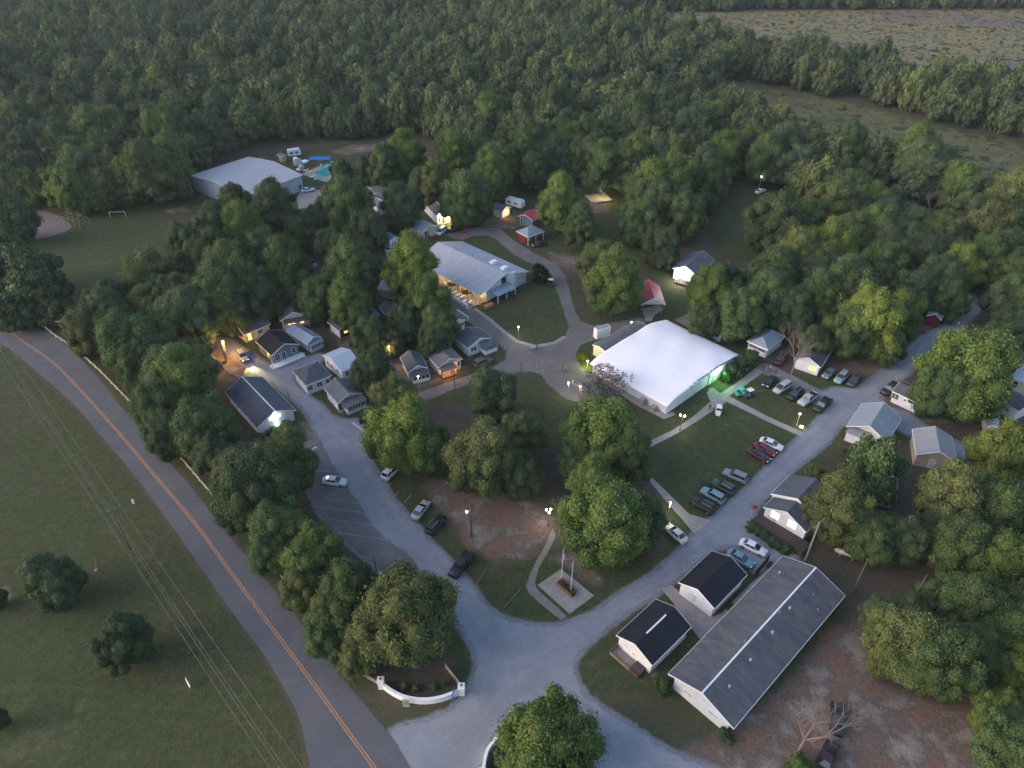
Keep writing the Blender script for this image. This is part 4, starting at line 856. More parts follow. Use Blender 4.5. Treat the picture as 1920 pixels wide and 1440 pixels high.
car('sedan', 'white', WH, (603, 899), (651, 904), 'white sedan driving across the parking lot below the chapel', z=.7)
car('suv', 'white', WH, (725, 892), (743, 874), 'white hatchback parked half under the broad tree by the gravel lane')
car('sedan', 'silver', SI, (779, 969), (798, 943), 'silver sedan parked next to black car on the red dirt edge')
car('suv', 'black', BK, (806, 996), (829, 970), 'black hatchback parked right of the silver sedan on the dirt edge')
car('pickup', 'black', BK, (880, 1040), (849, 1078), 'black pickup truck alone on the grass edge nearest the junction')
car('sedan', 'cream', (.62, .60, .55), (1285, 1015), (1250, 984), 'cream-white sedan alone on lawn beside the walkway mouth')
car('sedan', 'white', WH, (1387, 1013), (1438, 1038), 'white sedan parked on asphalt between the hedge and the blue sedan')
car('sedan', 'lightblue', (.16, .28, .34), (1366, 1033), (1412, 1060), 'pale blue sedan parked against the black-roofed house')
G1 = 'cars parked along the lawn edge'
car('suv', 'greysilver', (.22, .23, .26), (1398, 900), (1360, 884), 'grey wagon with pale roof, uppermost of the four cars above the walkway', G1)
car('suv', 'darkgreen', DG, (1375, 923), (1337, 903), 'dark green car between the grey wagon and pale blue wagon', G1)
car('suv', 'lightblue', (.26, .40, .46), (1357, 940), (1316, 917), 'pale blue wagon with roof rails parked on the lawn', G1)
car('suv', 'black', BK, (1335, 957), (1300, 938), 'black car nearest the walkway mouth, beside the pale blue wagon', G1)
car('sedan', 'white', WH, (1427, 824), (1466, 840), 'white sedan parked beside two dark red cars on the lawn', G1)
car('sedan', 'red', RD, (1415, 831), (1454, 852), 'dark red sedan squeezed between the white sedan and maroon car', G1)
car('sedan', 'maroon', MR, (1404, 842), (1443, 864), 'blackish maroon sedan, lowest of the trio on the lawn', G1)
G2 = 'row of vehicles facing the tent lawn'
car('sedan', 'black', BK, (1452, 706), (1434, 724), 'black sedan at the upper left end of the five-vehicle lawn row', G2)
car('van', 'silver', (.30, .33, .38), (1481, 718), (1453, 735), 'silver minivan second in the five-vehicle lawn row', G2)
car('suv', 'black', BK, (1503, 731), (1480, 747), 'black car in the middle of the five-vehicle lawn row', G2)
car('pickup', 'silver', SI, (1530, 738), (1500, 758), 'silver pickup truck fourth in the five-vehicle lawn row', G2)
car('pickup', 'darkgreen2', (.012, .025, .02), (1556, 747), (1528, 772), 'very dark green pickup truck at the junction end of the lawn row', G2)
G3 = 'three cars beside the lit-window cottage'
car('sedan', 'bluegrey', (.12, .16, .20), (1563, 692), (1547, 706), 'blue-grey sedan closest to the lit-window cottage wall', G3)
car('suv', 'teal', (.22, .32, .34), (1587, 699), (1569, 716), 'pale teal car in the middle of the trio by the cottage', G3)
car('suv', 'darkgrey', (.035, .045, .055), (1611, 705), (1593, 723), 'dark grey car at the right end of the trio by the cottage', G3)
car('pickup', 'black', BK, (1682, 720), (1656, 738), 'black pickup truck with bright front beside the charcoal-roofed house')
car('suv', 'maroon', MR, (1472, 664), (1456, 683), 'dark red car parked between two white cottages by the bare tree')
car('suv', 'brown', (.075, .068, .062), (893, 684), (918, 674), 'brownish grey car on the grass under the plaza cottage')
car('suv', 'black', BK, (1570, 1314), (1569, 1382), 'black truck on the pale dirt lot beside the leafless tree')
car('pickup', 'maroon', (.10, .02, .025), (1556, 1408), (1540, 1442), 'dark red pickup truck cut off at the lower edge by the leafless tree')
car('sedan', 'white', WH, (568, 357), (586, 354), 'white car parked at the corner of the gymnasium')
car('pickup', 'greysilver', (.22, .23, .26), (572, 489), (592, 499), 'silver pickup truck glimpsed between trees below the gymnasium')
car('sedan', 'bluegrey', (.12, .16, .20), (598, 464), (611, 468), 'grey car in shade above the silver pickup under the trees')
car('suv', 'greysilver', (.22, .23, .26), (446, 655), (464, 681), 'car with blazing headlights driving down the sandy lane', lights='head')
car('sedan', 'white', WH, (717, 508), (731, 513), 'white car glimpsed under trees left of the dining hall')
car('sedan', 'silver', SI, (727, 470), (744, 464), 'silver car beside the small blue-roofed cabin')
car('van', 'white', WH, (834, 428), (822, 438), 'white van parked below the lit bunkhouse wall')
car('pickup', 'black', BK, (862, 425), (845, 431), 'dark pickup with glowing red tail lights by the bunkhouse', lights='tail')
car('sedan', 'maroon', MR, (1022, 455), (1000, 460), 'dark red car in front of the maroon porch cottage')
car('sedan', 'white', WH, (1421, 360), (1431, 356), 'white car glimpsed deep in the right wood')
def small_vehicle(px, py, rz, label, roofc, bodyc):
    q = P(px, py); t = thing('golf_cart', (q.x, q.y, .06), rz, label, 'golf cart')
    b = MB(); loft(b, [[(-1.15, -.5, .25), (-1.15, .5, .25), (-1.15, .5, .8), (-1.15, -.5, .8)], [(-.3, -.6, .2), (-.3, .6, .2), (-.3, .6, .75), (-.3, -.6, .75)], [(.4, -.6, .2), (.4, .6, .2), (.4, .6, .35), (.4, -.6, .35)], [(.6, -.55, .22), (.6, .55, .22), (.6, .5, .85), (.6, -.5, .85)], [(1.2, -.45, .25), (1.2, .45, .25), (1.15, .4, .6), (1.15, -.4, .6)]])
    b.build('body', mat('cart_' + bodyc[0], bodyc[1], .4, .5), t, False)
    b = MB(); b.box(-.9, .55, -.58, .58, 1.82, 1.88); b.build('canopy', mat('cart_roof_' + roofc[0], roofc[1], .5, .4), t)
    for x, y in ((-.8, -.5), (-.8, .5), (.5, -.5), (.5, .5)): b = MB(); b.bar((x, y, .75), (x * .9, y, 1.82), .05, .05); b.build('post', M_steel, t)
    b = MB(); b.box(-.55, -.1, -.5, .5, .8, .92); b.box(-.62, -.52, -.5, .5, .92, 1.35); b.build('seat', M_rubber, t)
    me = MB().cyl((0, -.09, 0), (0, .09, 0), .23, n=10).mesh('wheel', M_rubber)
    for x in (-.75, .8):
        for y in (-.52, .52): link('wheel', me, t, (x, y, .23))
small_vehicle(1346, 776, R(-105), 'white-roofed golf cart beside the curved walk near two people', ('white', WH), ('white', WH))
small_vehicle(1403, 744, R(-150), 'white golf cart next to the teal cart on tent lawn', ('white', WH), ('dark', (.05, .06, .08)))
small_vehicle(1388, 741, R(20), 'teal golf cart on the lawn near the tent entrance', ('teal', (.10, .5, .42)), ('teal', (.10, .45, .38)))
small_vehicle(1031, 535, R(160), 'white-roofed golf cart by the round shrub at the dining hall', ('white', WH), ('dark', (.05, .06, .08)))

# ------------------------------------------------------------------ people (one skinned body mesh per pose)
def person_mesh(name, stride, arm, shirt, pants, skin=(.35, .2, .14), hair=(.03, .02, .015)):
    me = bpy.data.meshes.new(name)
    V = [(0, 0, .95), (0, 0, 1.2), (0, 0, 1.42), (0, 0, 1.52), (.01, 0, 1.66),
         (0, .10, .92), (stride * .25, .11, .5), (stride * .12 - .0, .11, .06), (stride * .12 + .13, .12, .03),
         (0, -.10, .92), (-stride * .2, -.11, .5), (-stride * .42, -.11, .07), (-stride * .42 + .13, -.12, .03),
         (0, .19, 1.4), (-arm * .15, .25, 1.14), (-arm * .05 + .05, .25, .9), (.04, .25, .80),
         (0, -.19, 1.4), (arm * .2, -.25, 1.14), (arm * .35 + .05, -.24, .92), (arm * .42 + .06, -.24, .83), (.01, 0, 1.76)]
    E = [(0, 1), (1, 2), (2, 3), (3, 4), (0, 5), (5, 6), (6, 7), (7, 8), (0, 9), (9, 10), (10, 11), (11, 12), (2, 13), (13, 14), (14, 15), (15, 16), (2, 17), (17, 18), (18, 19), (19, 20), (4, 21)]
    rad = [.15, .14, .16, .06, .10, .10, .075, .05, .04, .10, .075, .05, .04, .07, .05, .04, .04, .07, .05, .04, .04, .075]
    me.from_pydata(V, E, []); o = bpy.data.objects.new(name, me); COL.objects.link(o)
    mo = o.modifiers.new('s', 'SKIN')
    for i, r in enumerate(rad): me.skin_vertices[0].data[i].radius = (r, r)
    me.skin_vertices[0].data[0].use_root = True
    o.modifiers.new('d', 'SUBSURF').levels = 1
    dg = bpy.context.evaluated_depsgraph_get(); out = bpy.data.meshes.new_from_object(o.evaluated_get(dg)); bpy.data.objects.remove(o)
    out.name = 'person'
    out.materials.clear()
    k = name
    for m in (mat('skin' + k, skin, .6), mat('shirt' + k, shirt, .9), mat('trousers' + k, pants, .9), mat('hair' + k, hair, .9)): out.materials.append(m)
    for p in out.polygons:
        c = p.center; z = c[2]
        i = 0
        if z < .95: i = 2
        if .07 > z: i = 3
        if .93 < z < 1.46 and abs(c[1]) < .22: i = 1
        if abs(c[1]) >= .19 and z > 1.15 and z < 1.5: i = 1
        if abs(c[1]) > .2 and z < 1.1 and z > .7: i = 0
        if z > 1.68 or (z > 1.56 and c[0] < -.02): i = 3
        p.material_index = i
    return out
PM = [person_mesh('a', .9, .8, (.5, .5, .52), (.05, .06, .09)), person_mesh('b', .1, .2, (.03, .03, .05), (.12, .11, .1)), person_mesh('c', .6, .5, (.35, .05, .05), (.03, .03, .035)), person_mesh('d', .2, .9, (.08, .13, .25), (.25, .23, .2))]
PEOPLE = [((998, 659), 0, 'person in a light top standing in the plaza group beside the grass oval', 'people in the plaza'), ((1003, 663), 1, 'person in black at the front of the plaza group', 'people in the plaza'), ((1007, 657), 2, 'person in red top in the plaza group', 'people in the plaza'), ((1015, 661), 3, 'person in blue walking right of the plaza group', 'people in the plaza'),
 ((1055, 697), 1, 'person in black, left one of the pair near the tent hall', 'people near the tent hall'), ((1060, 699), 2, 'person in red top, right one of the pair near the tent hall', 'people near the tent hall'), ((1010, 692), 3, 'lone person in blue crossing the lower plaza', None),
 ((1430, 697), 1, 'person in black at the left end of the group on the driveway', 'people on the driveway'), ((1437, 699), 3, 'person in blue in the driveway group', 'people on the driveway'), ((1443, 696), 0, 'person in light top in the driveway group', 'people on the driveway'), ((1453, 702), 2, 'person in red top right of the driveway group', 'people on the driveway'), ((1460, 712), 0, 'person in light top next to the black sedan', 'people on the driveway'),
 ((1330, 769), 1, 'person in black standing on the curved walk beside the golf cart', 'people by the golf cart'), ((1337, 770), 0, 'person in light top right beside the golf cart', 'people by the golf cart'),
 ((640, 780), 0, 'person in light top at the porch steps of the corner house', 'people at the porch'), ((645, 783), 3, 'person in blue beside the porch steps of the corner house', 'people at the porch'), ((719, 894), 1, 'person in black behind the white hatchback', None),
 ((829, 706), 1, 'person in black near the orange-lit porch', None), ((866, 548), 2, 'person in red top on the dining patio', 'people on the patio'), ((858, 540), 1, 'person in black on the dining patio', 'people on the patio'), ((886, 560), 3, 'person in blue by the lit dining wall', 'people on the patio')]
for (q, k, lb, g) in PEOPLE:
    w_ = P(*q); o = link('person', PM[k], None, (w_.x, w_.y, .03), rnd.uniform(0, 6.28)); tag(o, lb, 'person', g)

# ------------------------------------------------------------------ lamps, poles, wires, fences
def lamp_post(px, py, h, label, n=1, energy=60, mt=None, col=(1, .9, .7), base=True):
    q = P(px, py, h); t = thing('street_lamp', (q.x, q.y, 0), rnd.uniform(0, 3), label, 'street lamp')
    b = MB(); b.cyl((0, 0, 0), (0, 0, h - .3), .07, .05, 8); b.cyl((0, 0, 0), (0, 0, .5), .14, .11, 8); b.build('pole', M_steel if n == 1 else M_door, t)
    mt = mt or E_globe
    for i in range(n):
        a = 2 * math.pi * i / n; x, y = (0, 0) if n == 1 else (.45 * math.cos(a), .45 * math.sin(a))
        if n > 1: b = MB(); b.bar((0, 0, h - .45), (x, y, h - .35), .05, .05); b.build('arm', M_door, t)
        b = MB(); b.ball((x, y, h), .17, 10); b.build('globe', mt, t, True)
    light('lamp_glow', t, (0, 0, h - .75), energy, col, .25)
    return t
lamp_post(972, 613, 4, 'single globe lamp on the grass oval of the plaza', 1, 90)
lamp_post(1280, 779, 4, 'twin globe lamp at the lower corner of the tent hall', 2, 90)
lamp_post(1257, 943, 4, 'brightest globe lamp standing on the lawn walkway', 1, 160)
lamp_post(1029, 957, 4, 'three-globe lamp near the flagpoles walk', 3, 120)
lamp_post(1066, 718, 4, 'left globe lamp under the sparse purple tree', 1, 90)
lamp_post(1088, 725, 4, 'right globe lamp under the sparse purple tree', 1, 90)
lamp_post(1184, 604, 2.5, 'small lamp behind the tent hall annex', 1, 20)
lamp_post(729, 650, 5, 'orange-yellow lamp shining through tree crowns among cottages', 1, 160, E_orange, (1, .5, .15))
lamp_post(784, 706, 5, 'white lamp on dark pole beside the small screened cottage', 1, 40)
lamp_post(774, 496, 5, 'white lamp shining through the bright tree by the dining hall', 1, 60)
lamp_post(672, 467, 5, 'distant white lamp in the trees above the parked pickup', 1, 30)
lamp_post(604, 545, 5, 'faint white lamp in the trees above the maroon cottage', 1, 20)
lamp_post(1428, 331, 6, 'lamp shining deep in the right wood', 1, 40)
lamp_post(1456, 438, 3, 'orange lamp lighting the dirt beside the wooded road', 1, 400, E_orange, (1, .35, .06))
lamp_post(875, 540, 3, 'warm lamp over the dining patio', 1, 60, E_orange, (1, .6, .2))
lamp_post(1102, 677, 2.0, 'low lamp lighting the yellow-green shrub at the tent corner', 1, 160, E_globe, (.9, 1, .25))
lamp_post(1136, 352, 5, 'yellow lamp above the lumber pile in the woods', 1, 420, E_globe, (1, .82, .3))
q = P(1502.6, 801, 0); lamp_post(1500, 776, 3, 'signpost lamp at the lawn corner near the gravel junction', 1, 30)
o = MB().ball((q.x, q.y, .18), .3, 10, .6).build('ground_light', E_globe); tag(o, 'glowing ground light at the end of the lawn walk', 'ground light')
def upole(px, py, label, h=9, arms=0, rz=0, top=True, r=.15, m=None, cat='utility pole'):
    q = P(px, py, h if top else 0); t = thing('utility_pole', (q.x, q.y, 0), rz, label, cat)
    MB().cyl((0, 0, 0), (0, 0, h), r, r * .7, 8).build('pole', m or M_pole, t)
    for k in range(arms):
        MB().bar((-1.5, 0, h - .3 - k), (1.5, 0, h - .3 - k), .12, .12).build('crossarm', M_pole if m is None else m, t)
        for x in (-1.4, -.5, .5, 1.4): MB().cyl((x, 0, h - .24 - k), (x, 0, h + .02 - k), .05, .03, 6).build('insulator', M_steel, t)
    return t, q
wd_dir = (P(476, 1350, 10) - P(208, 955, 10)).xy.normalized(); rzp = math.atan2(wd_dir[1], wd_dir[0]) + math.pi / 2
_, pa = upole(208, 955, 'crossarm pole in the left field carrying four wires', 10, 1, rzp)
_, pb = upole(5, 655, 'crossarm pole at the far left beside the asphalt road', 10, 1, rzp)
pcv = Vector((pa.x + wd_dir[0] * 62, pa.y + wd_dir[1] * 62, 10)); pdv = Vector((pb.x - wd_dir[0] * 60, pb.y - wd_dir[1] * 60, 10))
def wire(a, b, sag, label=None, grp=None, r=.011, n=14):
    mb = MB(); prev = None
    for i in range(n + 1):
        t = i / n; p = a.lerp(b, t); p.z -= sag * 4 * t * (1 - t)
        if prev is not None: mb.cyl(prev, p, r, r, 4, False)
        prev = p
    o = mb.build('power_line', M_wire); tag(o, label, 'power line', grp)
nrm = Vector((-wd_dir[1], wd_dir[0], 0))
for k, s in enumerate((-1.4, -.5, -.1, 1.4)):
    for a_, b_, w__ in ((pa, pcv, 'running from the field pole off the bottom edge'), (pb, pa, 'spanning between the two field poles'), (pdv, pb, 'running off the left edge')):
        wire(a_ + nrm * s, b_ + nrm * s, 1.0, '%s power line of four %s' % (('left outer', 'left inner', 'right inner', 'right outer')[3 - k], w__), 'power lines ' + w__)
_, pe = upole(553, 862, 'wooden pole hidden by trees at the upper parking lot corner', 8, 0); _, pf = upole(700, 1040, 'wooden pole hidden by trees at the lower parking lot corner', 8, 0)
wire(pe, pf, .5, 'single cable strung diagonally above the parking lot')
upole(538, 731, 'thin dark pole beside the chapel at the lane', 6.5, 0, r=.10)
_, pg = upole(881, 938, 'dark utility pole standing in the red dirt of the park', 9, 0); 
t, _q = upole(875, 960, 'pale steel lamp pole beside the dark one in the red dirt', 6.5, 0, m=M_steel, cat='lamp pole', r=.08); MB().ball((0, 0, 6.6), .2, 8).build('lamp_head', E_globe, t)
upole(977, 682, 'thin dark pole on the lawn under the plaza', 7, 0, r=.12); upole(851, 703, 'dark post on the lane lawn', 4, 0, r=.1)
upole(1537, 979, 'tall leaning grey pole at the right corner of the white lodge', 9.5, 1, R(40), m=mat('grey_pole', (.22, .21, .2), .9), r=.19)
upole(1628, 1047, 'utility pole behind the long dormitory', 9, 0); upole(1738, 1078, 'utility pole among the right trees', 9, 0)
upole(115, 600, 'white crossarm pole beside the rail fence at left', 8, 1, R(10), m=mat('bleached_pole', (.45, .45, .45), .8))
upole(413, 637, 'orange-lit wooden pole beside the sandy lane', 6, 0, m=mat('tan_pole', (.35, .24, .12), .9), r=.3)
q = P(418, 640, 5); t = thing('flood_lamp', (q.x, q.y, 0), 0, 'small floodlight by the orange-lit pole', 'flood lamp'); MB().cyl((0, 0, 0), (0, 0, 5), .06, .05, 6).build('pole', M_steel, t); MB().ball((0, 0, 5), .2, 8).build('lamp_head', E_orange, t); light('lamp_glow', t, (.3, -.3, 4.5), 900, (1, .55, .18), .3)
upole(1047, 462 + 60, 'thin pole beside the loop road by the dining hall', 6, 0, r=.08); upole(917, 425, 'thin pole at the upper bend of the loop road', 5, 0, r=.08)
# flagpoles
def flagpole(base, top_h, label, flag, grp):
    q = P(*base); t = thing('flagpole', (q.x, q.y, 0), R(30), label, 'flagpole', grp)
    MB().cyl((0, 0, 0), (0, 0, top_h), .07, .04, 8).build('pole', mat('white_metal', (.7, .7, .72), .4), t); MB().ball((0, 0, top_h + .05), .1, 8).build('finial', M_steel, t)
    if flag:
        b = MB(); vs = []; 
        for i in range(7):
            for z in (0, 1): vs.append((.05 + i * .05, .08 * math.sin(i * 1.7), top_h - 1.0 - (1 - z) * 1.5))
        b.add(vs, [(2 * i, 2 * i + 2, 2 * i + 3, 2 * i + 1) for i in range(6)]); o = b.build('flag', mat('flag_cloth', (.62, .6, .62), .8), t); o.modifiers.new('t', 'SOLIDIFY').thickness = .02
flagpole((1052.3, 1089), 7.6, 'left flagpole with a limp pale flag on the diamond plaza', True, 'flagpoles'); flagpole((1070, 1111), 7.6, 'right bare flagpole at the end of the brick planter', False, 'flagpoles')
pw = [P(1043, 1091), P(1055, 1086), P(1082, 1110), P(1072, 1122)]
q = P(1062, 1103); d_ = (pw[2] - pw[1]).xy; t = thing('planter', (q.x, q.y, .05), math.atan2(d_[1], d_[0]), 'brick planter of low shrubs between the flagpoles', 'planter')
hl_, hw_ = d_.length / 2, .75
for x0, x1, y0, y1 in ((-hl_, hl_, -hw_, -hw_ + .2), (-hl_, hl_, hw_ - .2, hw_), (-hl_, -hl_ + .2, -hw_ + .2, hw_ - .2), (hl_ - .2, hl_, -hw_ + .2, hw_ - .2)): MB().box(x0, x1, y0, y1, 0, .55).build('planter_wall', M_brick, t)
MB().box(-hl_ + .2, hl_ - .2, -hw_ + .2, hw_ - .2, 0, .42).build('soil', M_dwood, t)
# rail fence along the road
def fence_line(pts, label, h=1.1, step=3.0, rails=(.45, .95), m=None, name='rail_fence'):
    w_ = [P(*p) for p in pts]; t = thing(name, (w_[0].x, w_[0].y, 0), 0, label, 'fence'); o0 = w_[0]
    m = m or mat('bleached_rail', (.50, .46, .38), .8, var=.2, vscale=1)
    dens = []
    for a, b in zip(w_[:-1], w_[1:]):
        n = max(1, round((b - a).length / step)); dens += [a.lerp(b, i / n) for i in range(n)]
    dens.append(w_[-1])
    pm = MB().box(-.07, .07, -.07, .07, 0, h).mesh('post', m)
    for p in dens: link('post', pm, t, p - o0)
    for a, b in zip(dens[:-1], dens[1:]):
        for z in rails: MB().bar(a - o0 + Vector((0, 0, z + rnd.uniform(-.04, .04))), b - o0 + Vector((0, 0, z + rnd.uniform(-.04, .04))), .06, .14).build('rail', m, t)
fence_line([(80, 612), (105, 633), (148, 660)], 'pale rail fence beside the far left bend of the road')
fence_line([(148, 662), (190, 700), (250, 762), (340, 862), (398, 930)], 'pale rail fence seen in the gap between roadside trees')
fence_line([(470, 1012), (532, 1090), (600, 1180), (664, 1254), (680, 1268), (712, 1287)], 'pale rail fence ending at the left entrance pillar')
fence_line([(500, 735), (430, 700), (395, 668)][::-1], 'low rail along the sandy lane by the chapel', 1.0)
# curved entrance walls
M_wallw = mat('white_masonry', (.70, .69, .71), .8, var=.08, vscale=1.5)
def curved_wall(pts, label, pillars, h=1.15):
    w_ = [P(*p) for p in pts]; o0 = w_[0]; t = thing('entrance_wall', (o0.x, o0.y, 0), 0, label, 'wall')
    c = smooth_poly([Vector((p.x - o0.x, p.y - o0.y)) for p in w_], False, 7)
    for nm, th, z0, z1 in (('wall_body', .28, 0, h), ('coping', .42, h, h + .08)):
        b = MB(); vs = []
        for i, p in enumerate(c):
            d = (c[min(i + 1, len(c) - 1)] - c[max(0, i - 1)]).normalized(); n = Vector((-d[1], d[0]))
            for s, z in ((-1, z0), (1, z0), (1, z1), (-1, z1)): vs.append((p[0] + n[0] * s * th / 2, p[1] + n[1] * s * th / 2, z))
        k = len(c); fs = []
        for i in range(k - 1):
            for j in range(4): fs.append((4 * i + j, 4 * (i + 1) + j, 4 * (i + 1) + (j + 1) % 4, 4 * i + (j + 1) % 4))
        fs += [(0, 1, 2, 3), (4 * k - 1, 4 * k - 2, 4 * k - 3, 4 * k - 4)]; b.add(vs, fs); b.build(nm, M_wallw if nm == 'wall_body' else M_trim, t)
    for i in pillars:
        p = c[i]; b = MB(); b.box(p[0] - .42, p[0] + .42, p[1] - .42, p[1] + .42, 0, h + .7); pl = b.build('pillar', M_wallw, t)
        b = MB(); b.box(p[0] - .5, p[0] + .5, p[1] - .5, p[1] + .5, h + .7, h + .82); b.build('cap', M_trim, pl)
        b = MB(); b.cyl((p[0], p[1], h + .82), (p[0], p[1], h + 1.2), .12, .16, 8); b.build('lantern', M_door, pl)
    return t
curved_wall([(716, 1288), (735, 1302), (760, 1314), (795, 1319), (830, 1314), (866, 1300)], 'curved white entrance wall with two pillars at the road junction', (0, -1))
curved_wall([(944, 1378), (925, 1398), (912, 1420), (905, 1460)], 'second curved white entrance wall partly under the bottom tree', (0, -1))
def plank_fence(a, b, label):
    a, b = P(*a), P(*b); d = b - a; t = thing('plank_fence', (a.x, a.y, 0), math.atan2(d.y, d.x), label, 'fence'); n = int(d.length / .22)
    pm = MB().box(0, .2, -.02, .02, 0, 1.25).mesh('plank', mat('grey_plank', (.24, .22, .21), .9, var=.2, vscale=3))
    for i in range(n): link('plank', pm, t, (i * .22, rnd.uniform(-.01, .01), rnd.uniform(-.03, 0)))
plank_fence((835, 1252), (864, 1290), 'short grey plank fence joining the right entrance pillar')
q = P(763, 1318); t = thing('sign_board', (q.x, q.y - .5, 0), R(2), 'pale upright board leaning at the curved entrance wall', 'sign'); MB().box(-.45, .45, -.06, .06, 0, 1.9).build('board', M_lgrey, t); MB().box(-.38, .38, -.09, -.062, .4, 1.7).build('face', M_steel, t)
q = P(851, 1304, 0); t = thing('banner', (q.x, q.y - .35, 0), R(75), 'blue and white banner hung over the entrance wall', 'banner'); MB().box(-.5, .5, -.05, .0, .3, 1.9).build('cloth', mat('banner_blue', (.03, .14, .45), .7), t); MB().box(-.3, .2, -.06, -.051, .6, 1.5).build('white_print', M_trim, t)
# field marker, white sliver flag, yard bits
q = P(357, 1290); t = thing('feather_sign', (q.x, q.y, 0), R(-40), 'white pointed feather sign standing alone in the dark field', 'sign'); b = MB(); b.prism([(-.35, .1), (.0, 0), (.4, 1.2), (.25, 2.0), (-.1, 2.6), (-.4, 1.2)], 'y', -.04, .04); b.build('panel', mat('bright_white', (.85, .85, .85), .6), t)
q = P(180, 1069); t = thing('guy_marker', (q.x, q.y, 0), 0, 'slanted pale guy-wire guard in the left field', 'marker'); MB().cyl((0, 0, 0), (.8, 0, 2.6), .05, .05, 6).build('guard', M_steel, t); MB().cyl((0, 0, 0), (0, 0, .12), .3, .3, 10).build('anchor', M_conc, t)
q = P(251, 944); o = MB().box(-.12, .12, -.12, .12, 0, 1.0).build('marker_post', M_trim); o.location = (q.x, q.y, 0); tag(o, 'small white marker post beside the road verge', 'post')
for (a_, b_, lb) in (((945, 1141), (977, 1105), 'long pale landscape timber on the grass nearest the junction'), ((895, 1094), (915, 1063), 'pale landscape timber beside the black pickup')):
    a__, b__ = P(*a_), P(*b_); o = MB().bar((0, 0, .1), b__ - a__ + Vector((0, 0, .1)), .18, .18).build('timber', M_wood); o.location = a__; tag(o, lb, 'timber')
q = P(1586, 1044); t = thing('propane_tank', (q.x, q.y, 0), R(-28), 'cream horizontal propane tank behind the lodge tree', 'propane tank'); b = MB(); b.cyl((-1.6, 0, .9), (1.6, 0, .9), .5, .5, 14); b.ball((-1.6, 0, .9), .5, 12); b.ball((1.6, 0, .9), .5, 12); b.build('tank', mat('cream_paint', (.5, .46, .38), .5), t, True); MB().cyl((0, 0, 1.35), (0, 0, 1.6), .18, .18, 10).build('valve_cover', M_trim, t); MB().box(-1.1, -.9, -.4, .4, 0, .5).build('foot', M_conc, t); MB().box(.9, 1.1, -.4, .4, 0, .5).build('foot', M_conc, t)
q = P(1411, 963); t = thing('parasol', (q.x, q.y, 0), 0, 'small red parasol at the corner by the lodge hedge', 'parasol'); MB().cyl((0, 0, 0), (0, 0, 2.1), .04, .04, 6).build('pole', M_steel, t); b = MB(); b.cyl((0, 0, 1.7), (0, 0, 2.1), .6, .05, 10); b.build('canopy', mat('red_cloth', (.24, .02, .03), .8), t)
q = P(1394 + 48, 1062); 
a__, b__ = P(1414, 1082), P(1442, 1050); d = b__ - a__; t = thing('screen_fence', (a__.x, a__.y, 0), math.atan2(d.y, d.x), 'dark brown slatted screen between the black-roofed house and path', 'fence'); pm = MB().box(0, .3, -.03, .03, 0, 1.8).mesh('slat', M_dwood)
for i in range(int(d.length / .34)): link('slat', pm, t, (i * .34, 0, 0))
for (px, py, lb) in ((1442, 1062, 'picnic bench on the path nearest the pickup side'), (1394, 1125, 'bench on path in the middle of dormitory wall'), (1368, 1140, 'bench on path nearest the slab')):
    q = P(px, py); t = thing('bench', (q.x, q.y, .05), R(48), lb, 'bench', 'benches on the dormitory path'); MB().box(-.8, .8, -.25, .25, .42, .48).build('seat', M_dwood, t)
    for x in (-.65, .6): MB().box(x, x + .06, -.2, .2, 0, .42).build('leg', M_dwood, t)
# patio furniture
for (px, py, lb) in ((848, 545, 'dark closed parasol at the far end of the dining patio'), (876, 560, 'dark parasol at the near end of the dining patio')):
    q = P(px, py); t = thing('parasol', (q.x, q.y, .05), 0, lb, 'parasol', 'dining patio parasols'); MB().cyl((0, 0, 0), (0, 0, 2.5), .04, .04, 6).build('pole', M_wood, t); b = MB(); b.cyl((0, 0, 2.0), (0, 0, 2.6), 1.5, .05, 8); b.build('canopy', mat('brown_cloth', (.07, .035, .03), .9), t)
for k, (px, py) in enumerate(((852, 552), (860, 557), (866, 561), (872, 568), (882, 570), (843, 544), (836, 537))):
    q = P(px, py); t = thing('picnic_table', (q.x, q.y, .05), R(40 + 10 * k), 'pale picnic table on the dining patio', 'picnic table', 'picnic tables on the dining patio')
    MB().box(-.9, .9, -.38, .38, .7, .76).build('tabletop', M_trim, t)
    for s in (-1, 1): MB().box(-.9, .9, s * .72 - .13, s * .72 + .13, .42, .46).build('bench_seat', M_trim, t); MB().box(s * .6 - .04, s * .6 + .04, -.8, .8, 0, .7).build('leg', M_steel, t)
def low_wall(a, b, h, th, label, m=None):
    a, b = P(*a), P(*b); d = b - a; t = thing('low_wall', (a.x, a.y, 0), math.atan2(d.y, d.x), label, 'wall'); MB().box(0, d.length, -th / 2, th / 2, 0, h).build('wall_body', m or M_trim, t); MB().box(-.03, d.length + .03, -th / 2 - .05, th / 2 + .05, h, h + .08).build('coping', M_trim, t)
low_wall((846, 560), (877, 580), 1.2, .25, 'white patio wall beside the dining hall tables'); low_wall((857, 587), (878, 601), 1.0, .2, 'short white barrier below the patio wall')
